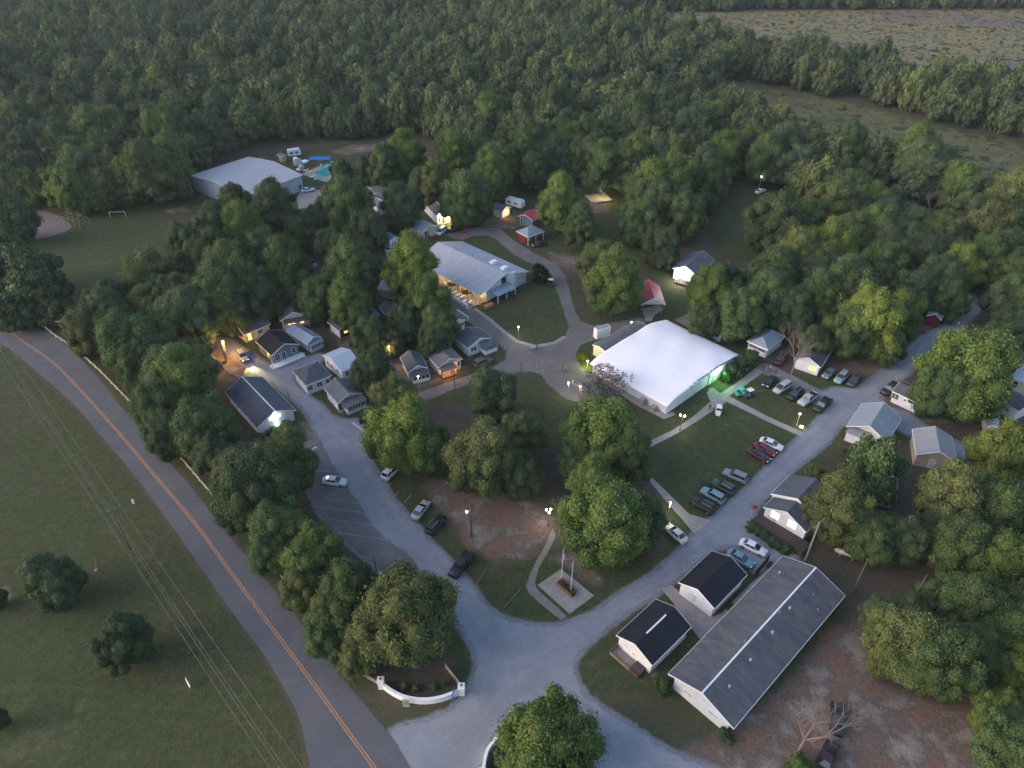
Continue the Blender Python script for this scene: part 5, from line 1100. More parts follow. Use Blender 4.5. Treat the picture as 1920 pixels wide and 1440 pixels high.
# pool yard
t = thing('pool', P(606, 326), 0, 'swimming pool with teal water and pale deck beside the gym', 'pool'); o0 = P(606, 326)
def quad_on(t, pts, z0, z1, nm, m, o0):
    w_ = [P(*p) - o0 for p in pts]; b = MB(); n = len(w_); b.add([(p.x, p.y, z0) for p in w_] + [(p.x, p.y, z1) for p in w_], [tuple(range(n - 1, -1, -1)), tuple(range(n, 2 * n))] + [(i, (i + 1) % n, (i + 1) % n + n, i + n) for i in range(n)]); return b.build(nm, m, t)
quad_on(t, [(566, 327), (612, 343), (650, 326), (604, 310)], .0, .25, 'deck', M_conc, o0)
quad_on(t, [(588, 325), (608, 333), (640, 324), (612, 315)], .26, .30, 'water', mat('pool_water', (.03, .30, .32), .1, .6), o0)
q = P(600, 298); o = MB(); vs = []
for j in range(6):
    for i in range(12): vs.append(((i - 5.5) * .75, (j - 2.5) * .9, .1 + rnd.uniform(0, .35)))
o.add(vs, [(j * 12 + i, j * 12 + i + 1, (j + 1) * 12 + i + 1, (j + 1) * 12 + i) for j in range(5) for i in range(11)])
o = o.build('tarp', mat('blue_tarp', (.05, .16, .50), .5)); o.location = (q.x, q.y, 0); tag(o, 'crumpled blue tarp lying on the grass above the pool', 'tarp'); o.modifiers.new('t', 'SOLIDIFY').thickness = .03
for k, (px, py, rz) in enumerate(((574, 322, 20), (580, 325, 20), (586, 334, 25), (594, 338, 25), (603, 312, -60), (622, 336, 30), (630, 331, 30), (642, 322, 15))):
    q = P(px, py); t = thing('sun_lounger', (q.x, q.y, .25), R(rz), 'white sun lounger on the pool deck', 'sun lounger', 'sun loungers round the pool'); MB().box(-.95, .4, -.33, .33, .3, .36).build('seat', M_trim, t); b = MB(); b.bar((.4, 0, .33), (.9, 0, .75), .66, .06); b.build('backrest', M_trim, t)
    for x in (-.8, .3): MB().box(x, x + .06, -.3, .3, 0, .3).build('leg', M_steel, t)
for k, (px, py, nm_, c_) in enumerate(((616, 320, 'teal', (.05, .34, .32)), (628, 314, 'teal', (.05, .34, .32)), (574, 312, 'white', (.7, .7, .72)), (600, 345, 'teal', (.05, .34, .32)))):
    q = P(px, py); t = thing('parasol', (q.x, q.y, .2), 0, nm_ + ' parasol beside the swimming pool', 'parasol', 'parasols round the pool'); MB().cyl((0, 0, 0), (0, 0, 2.3), .04, .04, 6).build('pole', M_steel, t); b = MB(); b.cyl((0, 0, 1.9), (0, 0, 2.5), 1.4, .05, 8); b.build('canopy', mat(nm_ + '_parasol_cloth', c_, .8), t)
for (px, py, lb, c_) in ((562, 308, 'white inflatable slide with peaked top behind the gym corner', (.66, .68, .7)), (566, 318, 'small grey pump box near the pool deck corner', (.4, .4, .42))):
    q = P(px, py); t = thing('play_equipment' if 'slide' in lb else 'pump_box', (q.x, q.y, 0), R(30), lb, 'slide' if 'slide' in lb else 'box')
    b = MB(); b.prism([(-2, 0), (2.4, 0), (2.4, .4), (-.4, 2.4), (-2, 2.6)] if 'slide' in lb else [(-.9, 0), (.9, 0), (.9, 1.3), (0, 1.7), (-.9, 1.3)], 'y', -.9, .9); b.build('body', mat('play_' + lb[:5].strip(), c_, .5), t); MB().box(-1.9, -.5, -1.0, 1.0, 2.6 if 'slide' in lb else .2, 2.75 if 'slide' in lb else .4).build('trim', M_trim, t)
def camper(px, py, rz, label, Lc=6.0):
    q = P(px, py); t = thing('camper', (q.x, q.y, 0), rz, label, 'camper'); b = MB(); h = Lc / 2
    b.prism([(-h, .6), (h, .6), (h, 2.3), (h - .5, 2.9), (-h + .3, 2.9), (-h, 2.6)], 'x', -1.15, 1.15) if False else b.add([(x, y, z) for y in (-1.15, 1.15) for x, z in ((-h, .6), (h, .6), (h, 2.3), (h - .5, 2.9), (-h + .3, 2.9), (-h, 2.6))], [(0, 1, 2, 3, 4, 5), (11, 10, 9, 8, 7, 6)] + [(i, i + 6, (i + 1) % 6 + 6, (i + 1) % 6) for i in range(6)])
    b.build('body', mat('camper_shell', (.68, .72, .76), .4), t)
    for x in (-h * .5, h * .3): MB().box(x - .5, x + .5, -1.19, -1.152, 1.5, 2.1).build('window', M_glass, t)
    me = MB().cyl((0, -.1, 0), (0, .1, 0), .35, n=10).mesh('wheel', M_rubber)
    for x in (-.5, .4):
        for y in (-1.05, 1.05): link('wheel', me, t, (x, y, .35))
camper(553, 293, R(25), 'pale blue-white camper parked behind the gym', 5.0); camper(966, 388, R(-35), 'white camper behind the peach-lit cottage', 6.5); camper(1372, 278, R(-20), 'white camper deep in the wood right of the tall trees', 6.0)
house('shed', (528, 294), (538, 291), (530, 287), 'tiny grey shed next to the camper behind the gym', 'shed', zh=2.4, rise=.5, wall=M_tan, roof=M_brownish)
house('shed', (488, 304), (498, 302), (489, 299), 'tiny pale shed peeking over the gymnasium roof', 'shed', zh=5.5, rise=.5, wall=M_lgrey, roof=M_brownish)
# lumber pile in the yellow light
q = P(1122, 372); t = thing('lumber_pile', (q.x, q.y, 0), R(20), 'pile of pale boards lit yellow in a woodland clearing', 'lumber pile')
for i in range(10): MB().box(-4, 3.5, -3 + i * .62, -2.65 + i * .62, .3 + .08 * (i % 3), .42 + .08 * (i % 3)).build('board', M_cream, t)
MB().box(-3, 3, -4.6, -3.3, 0, .8).build('stone_edge', M_conc, t)
# sand court at the far left and goal frame
sheet('sand_court', [(52, 400), (88, 397), (135, 426), (70, 448), (58, 430)], .01, mat('court_sand', (.17, .14, .14), .9, var=.1, vscale=.3), .05)
q = P(140, 420); t = thing('batting_cage', (q.x, q.y, 0), R(-25), 'long pipe-frame batting cage beside the pale court', 'batting cage')
for x in (-5, -2.5, 0, 2.5, 5):
    for y in (-1.8, 1.8): MB().cyl((x, y, 0), (x, y, 2.6), .05, .05, 5).build('post', M_steel, t)
    MB().bar((x, -1.8, 2.6), (x, 1.8, 2.6), .06, .06).build('crossbar', M_steel, t)
for y in (-1.8, 1.8): MB().bar((-5, y, 2.6), (5, y, 2.6), .06, .06).build('top_rail', M_steel, t)
q = P(222, 407); t = thing('goal', (q.x, q.y, 0), R(5), 'low goal frame at the edge of the left field', 'goal')
for x in (-2.5, 2.5): MB().cyl((x, 0, 0), (x, 0, 1.8), .06, .06, 6).build('post', M_trim, t)
MB().bar((-2.5, 0, 1.8), (2.5, 0, 1.8), .08, .08).build('crossbar', M_trim, t)

# ------------------------------------------------------------------ trees
def leafmat(name, use_obj_color=True):
    m = bpy.data.materials.new(name); m.use_nodes = True; nt = m.node_tree; b = nt.nodes['Principled BSDF']
    N = nt.nodes.new; Lk = nt.links.new
    b.inputs['Roughness'].default_value = .75; b.inputs['Specular IOR Level'].default_value = .15
    oi = N('ShaderNodeObjectInfo'); at = N('ShaderNodeAttribute'); at.attribute_name = 'leaf'
    if use_obj_color: base = oi.outputs['Color']
    else:
        r = N('ShaderNodeValToRGB'); e = r.color_ramp.elements
        stops = [(0, (.062, .084, .044)), (.2, (.092, .110, .050)), (.4, (.070, .098, .050)), (.6, (.105, .128, .052)), (.8, (.082, .108, .054)), (1, (.122, .150, .050))]
        while len(e) < len(stops): e.new(.5)
        for k, (p, c) in enumerate(stops): e[k].position = p; e[k].color = (*c, 1)
        Lk(oi.outputs['Random'], r.inputs[0])
        nz = N('ShaderNodeTexNoise'); nz.inputs['Scale'].default_value = .022; nz.inputs['Detail'].default_value = 4; Lk(oi.outputs['Location'], nz.inputs['Vector'])
        rr = N('ShaderNodeValToRGB'); rr.color_ramp.elements[0].color = (.70, .78, .84, 1); rr.color_ramp.elements[1].color = (1.18, 1.15, 1.05, 1); rr.color_ramp.elements[0].position = .36; rr.color_ramp.elements[1].position = .64; Lk(nz.outputs['Fac'], rr.inputs[0])
        mm = N('ShaderNodeMix'); mm.data_type = 'RGBA'; mm.blend_type = 'MULTIPLY'; mm.inputs['Factor'].default_value = 1; Lk(r.outputs[0], mm.inputs[6]); Lk(rr.outputs[0], mm.inputs[7]); base = mm.outputs[2]
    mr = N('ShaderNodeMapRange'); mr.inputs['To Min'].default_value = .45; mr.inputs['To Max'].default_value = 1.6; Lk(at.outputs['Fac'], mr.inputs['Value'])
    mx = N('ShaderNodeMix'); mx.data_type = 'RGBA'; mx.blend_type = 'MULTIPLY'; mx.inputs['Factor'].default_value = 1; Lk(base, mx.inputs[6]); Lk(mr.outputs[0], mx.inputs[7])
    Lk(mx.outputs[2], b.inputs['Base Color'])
    return m
M_leaf = leafmat('leaves'); M_fleaf = leafmat('forest_leaves', False)
def crown_mesh(name, seed, lobes, leaves, leaf, m, shape='round', core=True):
    rs = np.random.RandomState(seed); C = []; Rr = []
    k = 0
    big = .5
    while len(C) < lobes and k < 5000:
        k += 1
        p = rs.normal(size=3); p /= np.linalg.norm(p); p = p * rs.uniform(.50, .84); r = rs.uniform(.13, .27)
        if shape == 'round':
            if p[2] < -.25: p[2] *= .7
        elif shape == 'tall':
            hz = (p[2] + 1) / 2; tw = 1.12 - .72 * hz ** 1.4; p[0] *= tw; p[1] *= tw; p[2] *= 1.15; r *= .9
        elif shape == 'broad':
            p[2] = p[2] * .75 - .05; p[0] *= 1.1; p[1] *= 1.1
        C.append(p); Rr.append(r)
    for z_ in ((-.3, .45), (.05, .52), (.4, .40)) if shape != 'broad' else ((-.2, .6), (.2, .5)): C.append(np.array([0, 0, z_[0]])); Rr.append(z_[1] * (1 if shape != 'tall' or z_[0] < .3 else .7))
    C = np.array(C); Rr = np.array(Rr); V = []; Fc = []; val = []
    n0 = leaves // lobes
    for i in range(len(C)):
        n = n0 if i < lobes else n0 * 5
        d = rs.normal(size=(n, 3)); d /= np.linalg.norm(d, axis=1)[:, None]; d[:, 2] = np.where(d[:, 2] < -.3, -d[:, 2] * .7, d[:, 2]); d /= np.linalg.norm(d, axis=1)[:, None]
        rr = Rr[i] * np.clip(rs.normal(1.0, .17, n), .7, 1.6)[:, None]; p = C[i] + d * rr
        dist = np.linalg.norm(p[:, None, :] - C[None], axis=2) / Rr[None]; dist[:, i] = 9
        keep = dist.min(axis=1) > .74; p, d = p[keep], d[keep]; m_ = len(p)
        if not m_: continue
        nr = d + rs.normal(size=(m_, 3)) * .45; nr /= np.linalg.norm(nr, axis=1)[:, None]
        a = np.cross(nr, rs.normal(size=(m_, 3))); a /= np.linalg.norm(a, axis=1)[:, None]; b_ = np.cross(nr, a)
        s = (leaf * rs.uniform(.45, 1.4, m_))[:, None]; lv = rs.uniform(0, 1) * .45
        base = len(V) * 0
        q = np.stack([p - a * s, p - b_ * s * .7, p + a * s, p + b_ * s * .7], 1)
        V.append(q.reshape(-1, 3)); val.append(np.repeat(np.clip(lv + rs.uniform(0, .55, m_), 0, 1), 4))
    V = np.concatenate(V); rh = np.percentile(np.hypot(V[:, 0], V[:, 1]), 96); zlo, zhi = np.percentile(V[:, 2], 1), np.percentile(V[:, 2], 99.5)
    V[:, :2] /= rh; V[:, 2] = (V[:, 2] - zlo) / (zhi - zlo) * 2 - 1
    nq = len(V) // 4; F_ = np.arange(nq * 4).reshape(-1, 4); val = np.concatenate(val)
    verts = V; loops = F_.ravel(); ls = np.arange(nq) * 4; tot = np.full(nq, 4)
    if core:  # inner balls added to stop light through the crown, toned darker than most leaves
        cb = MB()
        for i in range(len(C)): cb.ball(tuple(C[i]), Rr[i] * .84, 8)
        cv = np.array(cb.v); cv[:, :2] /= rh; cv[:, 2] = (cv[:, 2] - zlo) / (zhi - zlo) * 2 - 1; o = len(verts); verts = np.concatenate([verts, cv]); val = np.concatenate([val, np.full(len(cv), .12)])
        fl = [x + o for f in cb.f for x in f]; st = []; c_ = len(loops)
        for f in cb.f: st.append(c_); c_ += len(f)
        loops = np.concatenate([loops, fl]); ls = np.concatenate([ls, st])
    me = bpy.data.meshes.new(name); me.vertices.add(len(verts)); me.vertices.foreach_set('co', verts.ravel())
    me.loops.add(len(loops)); me.loops.foreach_set('vertex_index', loops.astype(np.int32)); me.polygons.add(len(ls)); me.polygons.foreach_set('loop_start', ls.astype(np.int32))
    me.update(calc_edges=True); at = me.attributes.new('leaf', 'FLOAT', 'POINT'); at.data.foreach_set('value', val.astype(np.float32)); me.materials.append(m)
    return me
NV = 5
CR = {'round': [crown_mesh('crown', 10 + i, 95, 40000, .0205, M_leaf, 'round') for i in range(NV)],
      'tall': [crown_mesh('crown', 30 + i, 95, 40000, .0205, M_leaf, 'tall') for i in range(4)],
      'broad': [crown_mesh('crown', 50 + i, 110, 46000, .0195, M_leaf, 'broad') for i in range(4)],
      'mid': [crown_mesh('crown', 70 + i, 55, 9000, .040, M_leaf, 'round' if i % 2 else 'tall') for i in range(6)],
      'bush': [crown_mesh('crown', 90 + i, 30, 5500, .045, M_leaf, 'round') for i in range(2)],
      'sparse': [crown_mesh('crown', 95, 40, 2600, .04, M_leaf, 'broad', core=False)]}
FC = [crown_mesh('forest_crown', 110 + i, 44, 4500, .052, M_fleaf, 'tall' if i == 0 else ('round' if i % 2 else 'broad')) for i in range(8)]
def branch_mesh(name, seed, m, levels, spread, r0=.022, trunk=.35, thin=.58):
    rs = random.Random(seed); b = MB()
    def grow(p, d, ln, r, lv):
        q = p + d * ln; b.cyl(p, q, r, r * .62, 7 if lv < 2 else 4, False)
        if lv >= levels: return
        for i in range(rs.choice((2, 3, 3)) if lv else 4):
            v = Vector((rs.gauss(0, 1), rs.gauss(0, 1), rs.gauss(0, .5))); v = (d + v.normalized() * spread + Vector((0, 0, .25))).normalized()
            grow(p.lerp(q, rs.uniform(.65, 1)), v, ln * rs.uniform(.6, .82), r * thin, lv + 1)
    grow(Vector((0, 0, 0)), Vector((0, 0, 1)), trunk, r0, 0)
    return b.mesh(name, m)
TRUNK = [branch_mesh('trunk', 5 + i, M_bark, 2, .75, .020, .34) for i in range(3)]
BARE = [branch_mesh('bare_branches', 15 + i, M_barebark, 7, .72, .012, .26, .55) for i in range(2)]
def put_tree(x, y, h, rad, kind, colr, label, group, name='broadleaf_tree', full=True):
    t = thing(name, (x, y, 0), rnd.uniform(0, 6.28), label, 'tree' if name != 'shrub' else 'shrub', group)
    ms = CR[kind]; lo = .16 if kind not in ('bush',) else .0
    hz = h * (1 - lo) / 2 / .98
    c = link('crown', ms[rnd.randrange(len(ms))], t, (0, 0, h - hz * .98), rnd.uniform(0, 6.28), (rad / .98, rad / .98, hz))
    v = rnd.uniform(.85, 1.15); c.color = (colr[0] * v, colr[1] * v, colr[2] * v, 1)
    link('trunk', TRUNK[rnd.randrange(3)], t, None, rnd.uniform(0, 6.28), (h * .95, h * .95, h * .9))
    return t
def near_tree(px, py, w, kind, colr, label, group=None, h=None, name='broadleaf_tree'):
    hh = h or 12.
    for _ in range(3):
        p = P(px, py, hh * .56); rad = w / 2 / scale_at(p)
        hh = h or max(4.5, min(19.5, rad * (2.35 if kind != 'tall' else 3.1)))
    return put_tree(p.x, p.y, hh, rad, kind, colr, label, group, name)
DK, MD, OL, BR, YG, PU = (.057, .086, .040), (.066, .104, .038), (.098, .116, .042), (.086, .130, .034), (.128, .168, .036), (.14, .12, .115)
GR_ROAD = 'trees between the main road and the parking lot'
T = near_tree
NEAR = [
 (765, 1150, 185, 'broad', OL, 'largest dark olive tree of the roadside row, nearest the curved entrance wall', GR_ROAD),
 (650, 1110, 120, 'tall', MD, 'tall green tree touching the left side of the large olive tree by the road', GR_ROAD),
 (590, 1040, 110, 'round', BR, 'bright green tree in the middle of the roadside row', GR_ROAD), (612, 1150, 80, 'tall', OL, 'narrow tree leaning over the road between bright green and olive trees', GR_ROAD),
 (524, 985, 112, 'round', MD, 'round green tree below the big dark oak beside the parking lot', GR_ROAD), (535, 860, 115, 'broad', OL, 'olive crown just below the lit cross gable', GR_ROAD), (480, 905, 150, 'broad', DK, 'big dark oak between chapel and parking lot lines', GR_ROAD),
 (565, 1100, 85, 'round', OL, 'low olive tree over the rail fence, right of the asphalt road', GR_ROAD), (610, 1190, 85, 'round', MD, 'green tree over the rail fence above the left entrance pillar', GR_ROAD), (672, 1225, 80, 'round', OL, 'olive foliage hanging low beside the left entrance pillar', GR_ROAD), (445, 950, 90, 'round', DK, 'dark tree overhanging the road verge under the big dark oak', GR_ROAD), (505, 1035, 80, 'round', MD, 'green tree hanging over the middle of the rail fence', GR_ROAD), (700, 1180, 100, 'tall', OL, 'olive tree at the left foot of the largest roadside tree', GR_ROAD), (430, 880, 80, 'round', OL, 'olive tree between chapel and the broken rail fence', GR_ROAD),
 (408, 412, 70, 'round', DK, 'dark tree at the field corner left of the gymnasium front', 'trees below the gymnasium'), (350, 455, 80, 'round', DK, 'dark tree at the right end of the left field', 'trees below the gymnasium'), (475, 425, 70, 'round', MD, 'green tree between slender bright tree and dark round-topped one', 'trees below the gymnasium'), (585, 420, 60, 'round', DK, 'dark tree hiding the lower gym apron', 'trees below the gymnasium'), (690, 320, 55, 'round', DK, 'dark tree on the pool lawn, right of the pool', 'trees around the pool'), (720, 310, 60, 'tall', MD, 'green tree between pool lawn and grey roofs', 'trees around the pool'), (790, 350, 60, 'round', MD, 'green tree above the long bunkhouse', 'trees around the pool'),
 (385, 795, 120, 'round', MD, 'green tree against the left eave of the chapel', 'trees left of the chapel'), (300, 760, 100, 'round', MD, 'tree leaning over the road left of the chapel', 'trees left of the chapel'), (340, 710, 100, 'tall', BR, 'lighter green tree above the chapel roof corner', 'trees left of the chapel'), (310, 815, 80, 'round', DK, 'dark tree over the rail fence left of chapel', 'trees left of the chapel'), (400, 850, 80, 'round', DK, 'dark low tree below the chapel eave', 'trees left of the chapel'),
 (240, 640, 110, 'round', MD, 'rounded tree in the roadside wood above the road bend, right one', 'trees above the road bend'), (160, 615, 85, 'round', OL, 'rounded tree in the roadside wood above the road bend, left one', 'trees above the road bend'), (200, 560, 80, 'round', DK, 'dark tree behind the pair above the road bend', 'trees above the road bend'), (300, 660, 80, 'round', DK, 'dark tree between the bend pair and the sandy lane', 'trees above the road bend'),
 (60, 520, 120, 'mid', DK, 'dark cedar-like tree at the left field corner', None), (5, 490, 110, 'mid', DK, 'dark tree at the left edge beside the field', None), (20, 400, 90, 'mid', DK, 'dark tree above the pale court at the left edge', None), (95, 570, 70, 'mid', DK, 'dark tree low over the far left rail fence', None), (25, 580, 70, 'mid', DK, 'dark small tree beside the upper road bend', None),
 (275, 515, 95, 'round', OL, 'olive tree standing at the right end of the dark field', None), (350, 600, 110, 'round', DK, 'dark tree behind the lit pole', 'trees around the sandy lane'), (420, 545, 115, 'round', MD, 'broad green tree left of the pale lit cottage', 'trees around the sandy lane'), (330, 560, 90, 'round', DK, 'dark filler tree behind the olive field tree', 'trees around the sandy lane'), (440, 590, 70, 'round', DK, 'dark tree over the tan cottage', 'trees around the sandy lane'), (490, 560, 80, 'round', DK, 'dark tree behind the pale lit cottage', 'trees around the sandy lane'), (365, 660, 60, 'round', DK, 'small dark tree at the top of the sandy lane', 'trees around the sandy lane'),
 (455, 430, 85, 'tall', BR, 'bright slender tree in front of the gymnasium', 'trees below the gymnasium'), (515, 390, 90, 'tall', DK, 'dark round-topped tree overlapping the gym roof', 'trees below the gymnasium'), (440, 375, 60, 'round', DK, 'dark tree at the gym left corner', 'trees below the gymnasium'), (395, 445, 100, 'round', DK, 'dark spreading tree at the field corner below the gym', 'trees below the gymnasium'), (370, 490, 80, 'round', OL, 'olive tree below the dark spreading tree', 'trees below the gymnasium'), (420, 500, 90, 'round', OL, 'olive crown left of the twin bright trees', 'trees below the gymnasium'), (540, 500, 90, 'tall', MD, 'green tree left of the silver pickup', 'trees below the gymnasium'), (500, 470, 80, 'round', DK, 'dark tree under the dark round-topped one', 'trees below the gymnasium'), (560, 440, 60, 'round', MD, 'small grey-green tree under the gym apron', 'trees below the gymnasium'),
 (650, 385, 100, 'round', MD, 'round green tree right of the gym apron', 'trees around the pool'), (610, 400, 60, 'round', DK, 'dark tree between gym apron and round green tree', 'trees around the pool'), (640, 320, 45, 'mid', DK, 'small dark tree over the pool', 'trees around the pool'), (755, 385, 80, 'round', DK, 'dark tree hiding the bunkhouse roof', 'trees around the pool'), (690, 430, 70, 'round', DK, 'dark tree above the blue-roofed cabin', 'trees around the pool'), (620, 460, 60, 'round', MD, 'green tree right of grey car', 'trees around the pool'),
 (655, 505, 95, 'tall', MD, 'green tree in the middle of the upper cottage wood', 'trees in the upper cottage wood'), (600, 560, 80, 'round', MD, 'tree above the maroon cottage left side', 'trees in the upper cottage wood'), (655, 565, 80, 'tall', BR, 'brighter tree above the maroon cottage', 'trees in the upper cottage wood'), (690, 500, 55, 'round', DK, 'dark tree left of the bright dining tree', 'trees in the upper cottage wood'), (752, 596, 62, 'round', DK, 'dark tree at the centre of the cottage wood', 'trees in the upper cottage wood'), (690, 628, 70, 'round', MD, 'green tree above the lamp among cottages', 'trees in the upper cottage wood'), (560, 555, 60, 'round', DK, 'dark tree above the pale lit cottage', 'trees in the upper cottage wood'), (680, 545, 50, 'round', OL, 'small olive tree left of the cottage wood centre', 'trees in the upper cottage wood'),
 (770, 500, 100, 'tall', YG, 'tall yellow-green tree left of the dining hall roof', 'trees left of the dining hall'), (800, 560, 95, 'round', BR, 'bright green tree below the tall yellow-green one', 'trees left of the dining hall'), (825, 610, 75, 'round', MD, 'green tree over the curb cottage', 'trees left of the dining hall'), (765, 612, 58, 'round', DK, 'dark tree between cottages below the dining hall', 'trees left of the dining hall'), (812, 636, 62, 'round', DK, 'dark tree above the orange-lit porch', 'trees left of the dining hall'),
 (695, 690, 85, 'round', DK, 'dark maple between white metal-roofed house and small cottage', 'trees among the lower cottages'), (735, 642, 48, 'round', DK, 'dark tree behind the small screened cottage', 'trees among the lower cottages'),
 (755, 810, 135, 'broad', YG, 'broad yellow-green tree beside the gravel lane in the park', 'park trees'), (735, 745, 80, 'round', OL, 'olive tree just above the broad yellow-green one', 'park trees'), (815, 840, 90, 'round', MD, 'darker tree joined to the right of the broad yellow-green one', 'park trees'), (700, 775, 50, 'bush', DK, 'small dark tree at the left tip of the park', 'park trees'),
 (922, 738, 95, 'round', DK, 'dull dark tree at the lawn top under the plaza', 'park trees'), (905, 855, 135, 'broad', OL, 'olive green oak in the middle of the park', 'park trees'), (980, 810, 90, 'round', OL, 'olive tree behind the right shoulder of the middle oak', 'park trees'), (975, 890, 85, 'round', DK, 'dark tree at the lower right of the middle oak', 'park trees'),
 (1125, 810, 140, 'round', BR, 'large green tree left of the lawn under the tent hall', 'park trees'), (1180, 850, 90, 'tall', MD, 'green tree filling the right of the park above the walk', 'park trees'), (1085, 870, 80, 'round', MD, 'green tree at the left foot of the large park tree', 'park trees'), (1130, 970, 165, 'round', BR, 'biggest green tree of the park above the flagpoles', 'park trees'), (1200, 975, 95, 'round', MD, 'green tree right of the biggest park tree beside the walkway', 'park trees'), (1110, 905, 90, 'tall', BR, 'bright top between the two big park trees', 'park trees'),
 (1030, 1385, 185, 'round', BR, 'large bright tree at the bottom centre over the second entrance wall', None), (950, 1420, 60, 'bush', DK, 'dark bushy tree at the left foot of the bottom tree', None),
 (95, 1085, 105, 'round', DK, 'isolated dark tree in the left field, upper left one', 'isolated field trees'), (230, 1198, 105, 'round', DK, 'isolated dark tree in the left field, lower right one', 'isolated field trees'), (-12, 1120, 40, 'round', DK, 'dark tree cut by the left edge of the field', None), (-10, 1345, 40, 'round', DK, 'dark tree cut by the lower left edge', None),
 (1152, 520, 105, 'tall', BR, 'tall green tree left of the red pavilion', 'trees between dining hall and pavilion'), (1120, 490, 75, 'round', OL, 'olive tree left of the tall pavilion tree', 'trees between dining hall and pavilion'),
 (1050, 375, 85, 'tall', BR, 'tall green tree right of the red-roofed cottage', 'trees above the red roof'), (1090, 420, 60, 'tall', MD, 'slender tree below the lumber clearing', 'trees above the red roof'), (1000, 318, 50, 'tall', MD, 'green tree above the red-roofed cottage', 'trees above the red roof'),
 (875, 365, 95, 'round', MD, 'round green tree above the lit bunkhouse', 'trees above the bunkhouse'), (920, 320, 75, 'tall', BR, 'bright tall tree above the peach-lit cottage', 'trees above the bunkhouse'), (820, 340, 65, 'tall', OL, 'olive tree above the bunkhouse roof', 'trees above the bunkhouse'), (760, 290, 80, 'tall', BR, 'tree at the right end of the pool lawn', 'trees above the bunkhouse'), (850, 290, 70, 'tall', BR, 'bright tree in the line above the bunkhouse', 'trees above the bunkhouse'),
 (1225, 350, 95, 'tall', BR, 'tall bright tree above the pavilion woods', 'tall trees above the pavilion'), (1190, 300, 75, 'tall', BR, 'tall pale-green tree behind the tall bright one', 'tall trees above the pavilion'), (1280, 400, 85, 'round', MD, 'round tree at the right of the tall bright tree', 'tall trees above the pavilion'), (1200, 410, 80, 'round', MD, 'green tree under the tall bright one', 'tall trees above the pavilion'), (1130, 310, 70, 'tall', MD, 'green tree above the lumber clearing', 'tall trees above the pavilion'), (1240, 460, 70, 'round', DK, 'dark tree above the floodlit house', 'tall trees above the pavilion'), (1270, 300, 70, 'tall', OL, 'olive tree behind the tall bright group', 'tall trees above the pavilion'),
 (1335, 545, 90, 'round', BR, 'green tree in front of the floodlit white house', 'trees right of the tent hall'), (1385, 590, 90, 'round', MD, 'green tree behind the small cottage with wide window', 'trees right of the tent hall'), (1440, 560, 95, 'round', MD, 'green tree right of the floodlit house trees', 'trees right of the tent hall'), (1320, 600, 60, 'round', DK, 'dark tree behind the tent hall corner', 'trees right of the tent hall'), (1480, 580, 85, 'round', DK, 'dark tree above the pale hip-roof cottage', 'trees right of the tent hall'), (1530, 560, 90, 'round', MD, 'green tree above the reddish bare tree', 'trees right of the tent hall'),
 (1500, 480, 100, 'broad', OL, 'olive tree right of the wooded road', 'right wood trees'), (1560, 460, 100, 'round', YG, 'vivid yellow-green tree in the right wood', 'right wood trees'), (1590, 540, 100, 'round', MD, 'green tree in the centre of the right wood', 'right wood trees'), (1650, 500, 90, 'round', MD, 'green tree below the glimpsed grey roof', 'right wood trees'), (1640, 600, 115, 'round', YG, 'yellow-green tree beside the upper gravel road', 'right wood trees'), (1590, 620, 90, 'round', MD, 'green tree above the trio of cars', 'right wood trees'), (1690, 590, 80, 'round', BR, 'green tree at the upper road edge', 'right wood trees'), (1670, 650, 60, 'round', MD, 'low green tree hanging over the upper road', 'right wood trees'), (1450, 410, 110, 'round', DK, 'large dark tree at the wooded road end', 'right wood trees'), (1560, 380, 90, 'round', OL, 'olive tree above the vivid tree', 'right wood trees'), (1640, 430, 90, 'round', MD, 'green tree left of the glimpsed grey roof', 'right wood trees'), (1530, 640, 60, 'round', DK, 'dark tree behind the lit-window cottage', 'right wood trees'),
 (1800, 500, 80, 'round', YG, 'yellow-green tree right of the glimpsed roof', 'right wood trees'), (1860, 480, 90, 'round', MD, 'green tree near the upper right road', 'right wood trees'), (1760, 520, 80, 'round', DK, 'dark tree by the teal-roofed cottage', 'right wood trees'), (1900, 560, 90, 'round', DK, 'dark tree at the right edge of the upper road', 'right wood trees'), (1850, 430, 90, 'round', OL, 'olive tree right of the bare tree', 'right wood trees'), (1730, 480, 80, 'round', DK, 'dark tree under the glimpsed roof', 'right wood trees'), (1780, 560, 70, 'round', MD, 'tree over the upper gravel road bend', 'right wood trees'),
 (1815, 690, 165, 'round', BR, 'huge green tree over the charcoal-roofed house', 'trees over the right houses'), (1765, 730, 100, 'round', MD, 'lower left part-neighbour of the huge green tree', 'trees over the right houses'), (1860, 650, 90, 'round', MD, 'tree at the right shoulder of the huge green tree', 'trees over the right houses'), (1920, 620, 80, 'round', DK, 'dark tree above the right-edge houses', 'trees over the right houses'),
 (1645, 868, 110, 'bush', MD, 'dense dark bush-like tree in front of the weathered metal roof', 'trees over the right houses'), (1600, 845, 30, 'bush', DK, 'small dark shrub tree at the corner of the weathered roof house', 'trees over the right houses'),
 (1580, 950, 120, 'round', OL, 'olive tree right of the white lodge', 'trees behind the lodge'), (1635, 1010, 95, 'round', MD, 'green tree between lodge tree and hidden gabled house', 'trees behind the lodge'), (1530, 960, 70, 'round', OL, 'olive tree overhanging the lodge roof', 'trees behind the lodge'), (1590, 905, 50, 'tall', BR, 'brighter tree top behind the lodge', 'trees behind the lodge'), (1700, 1010, 90, 'round', DK, 'dark tree below the hidden gabled house', 'trees behind the lodge'), (1525, 895, 50, 'round', OL, 'small tree between lodge and gravel road', 'trees behind the lodge'),
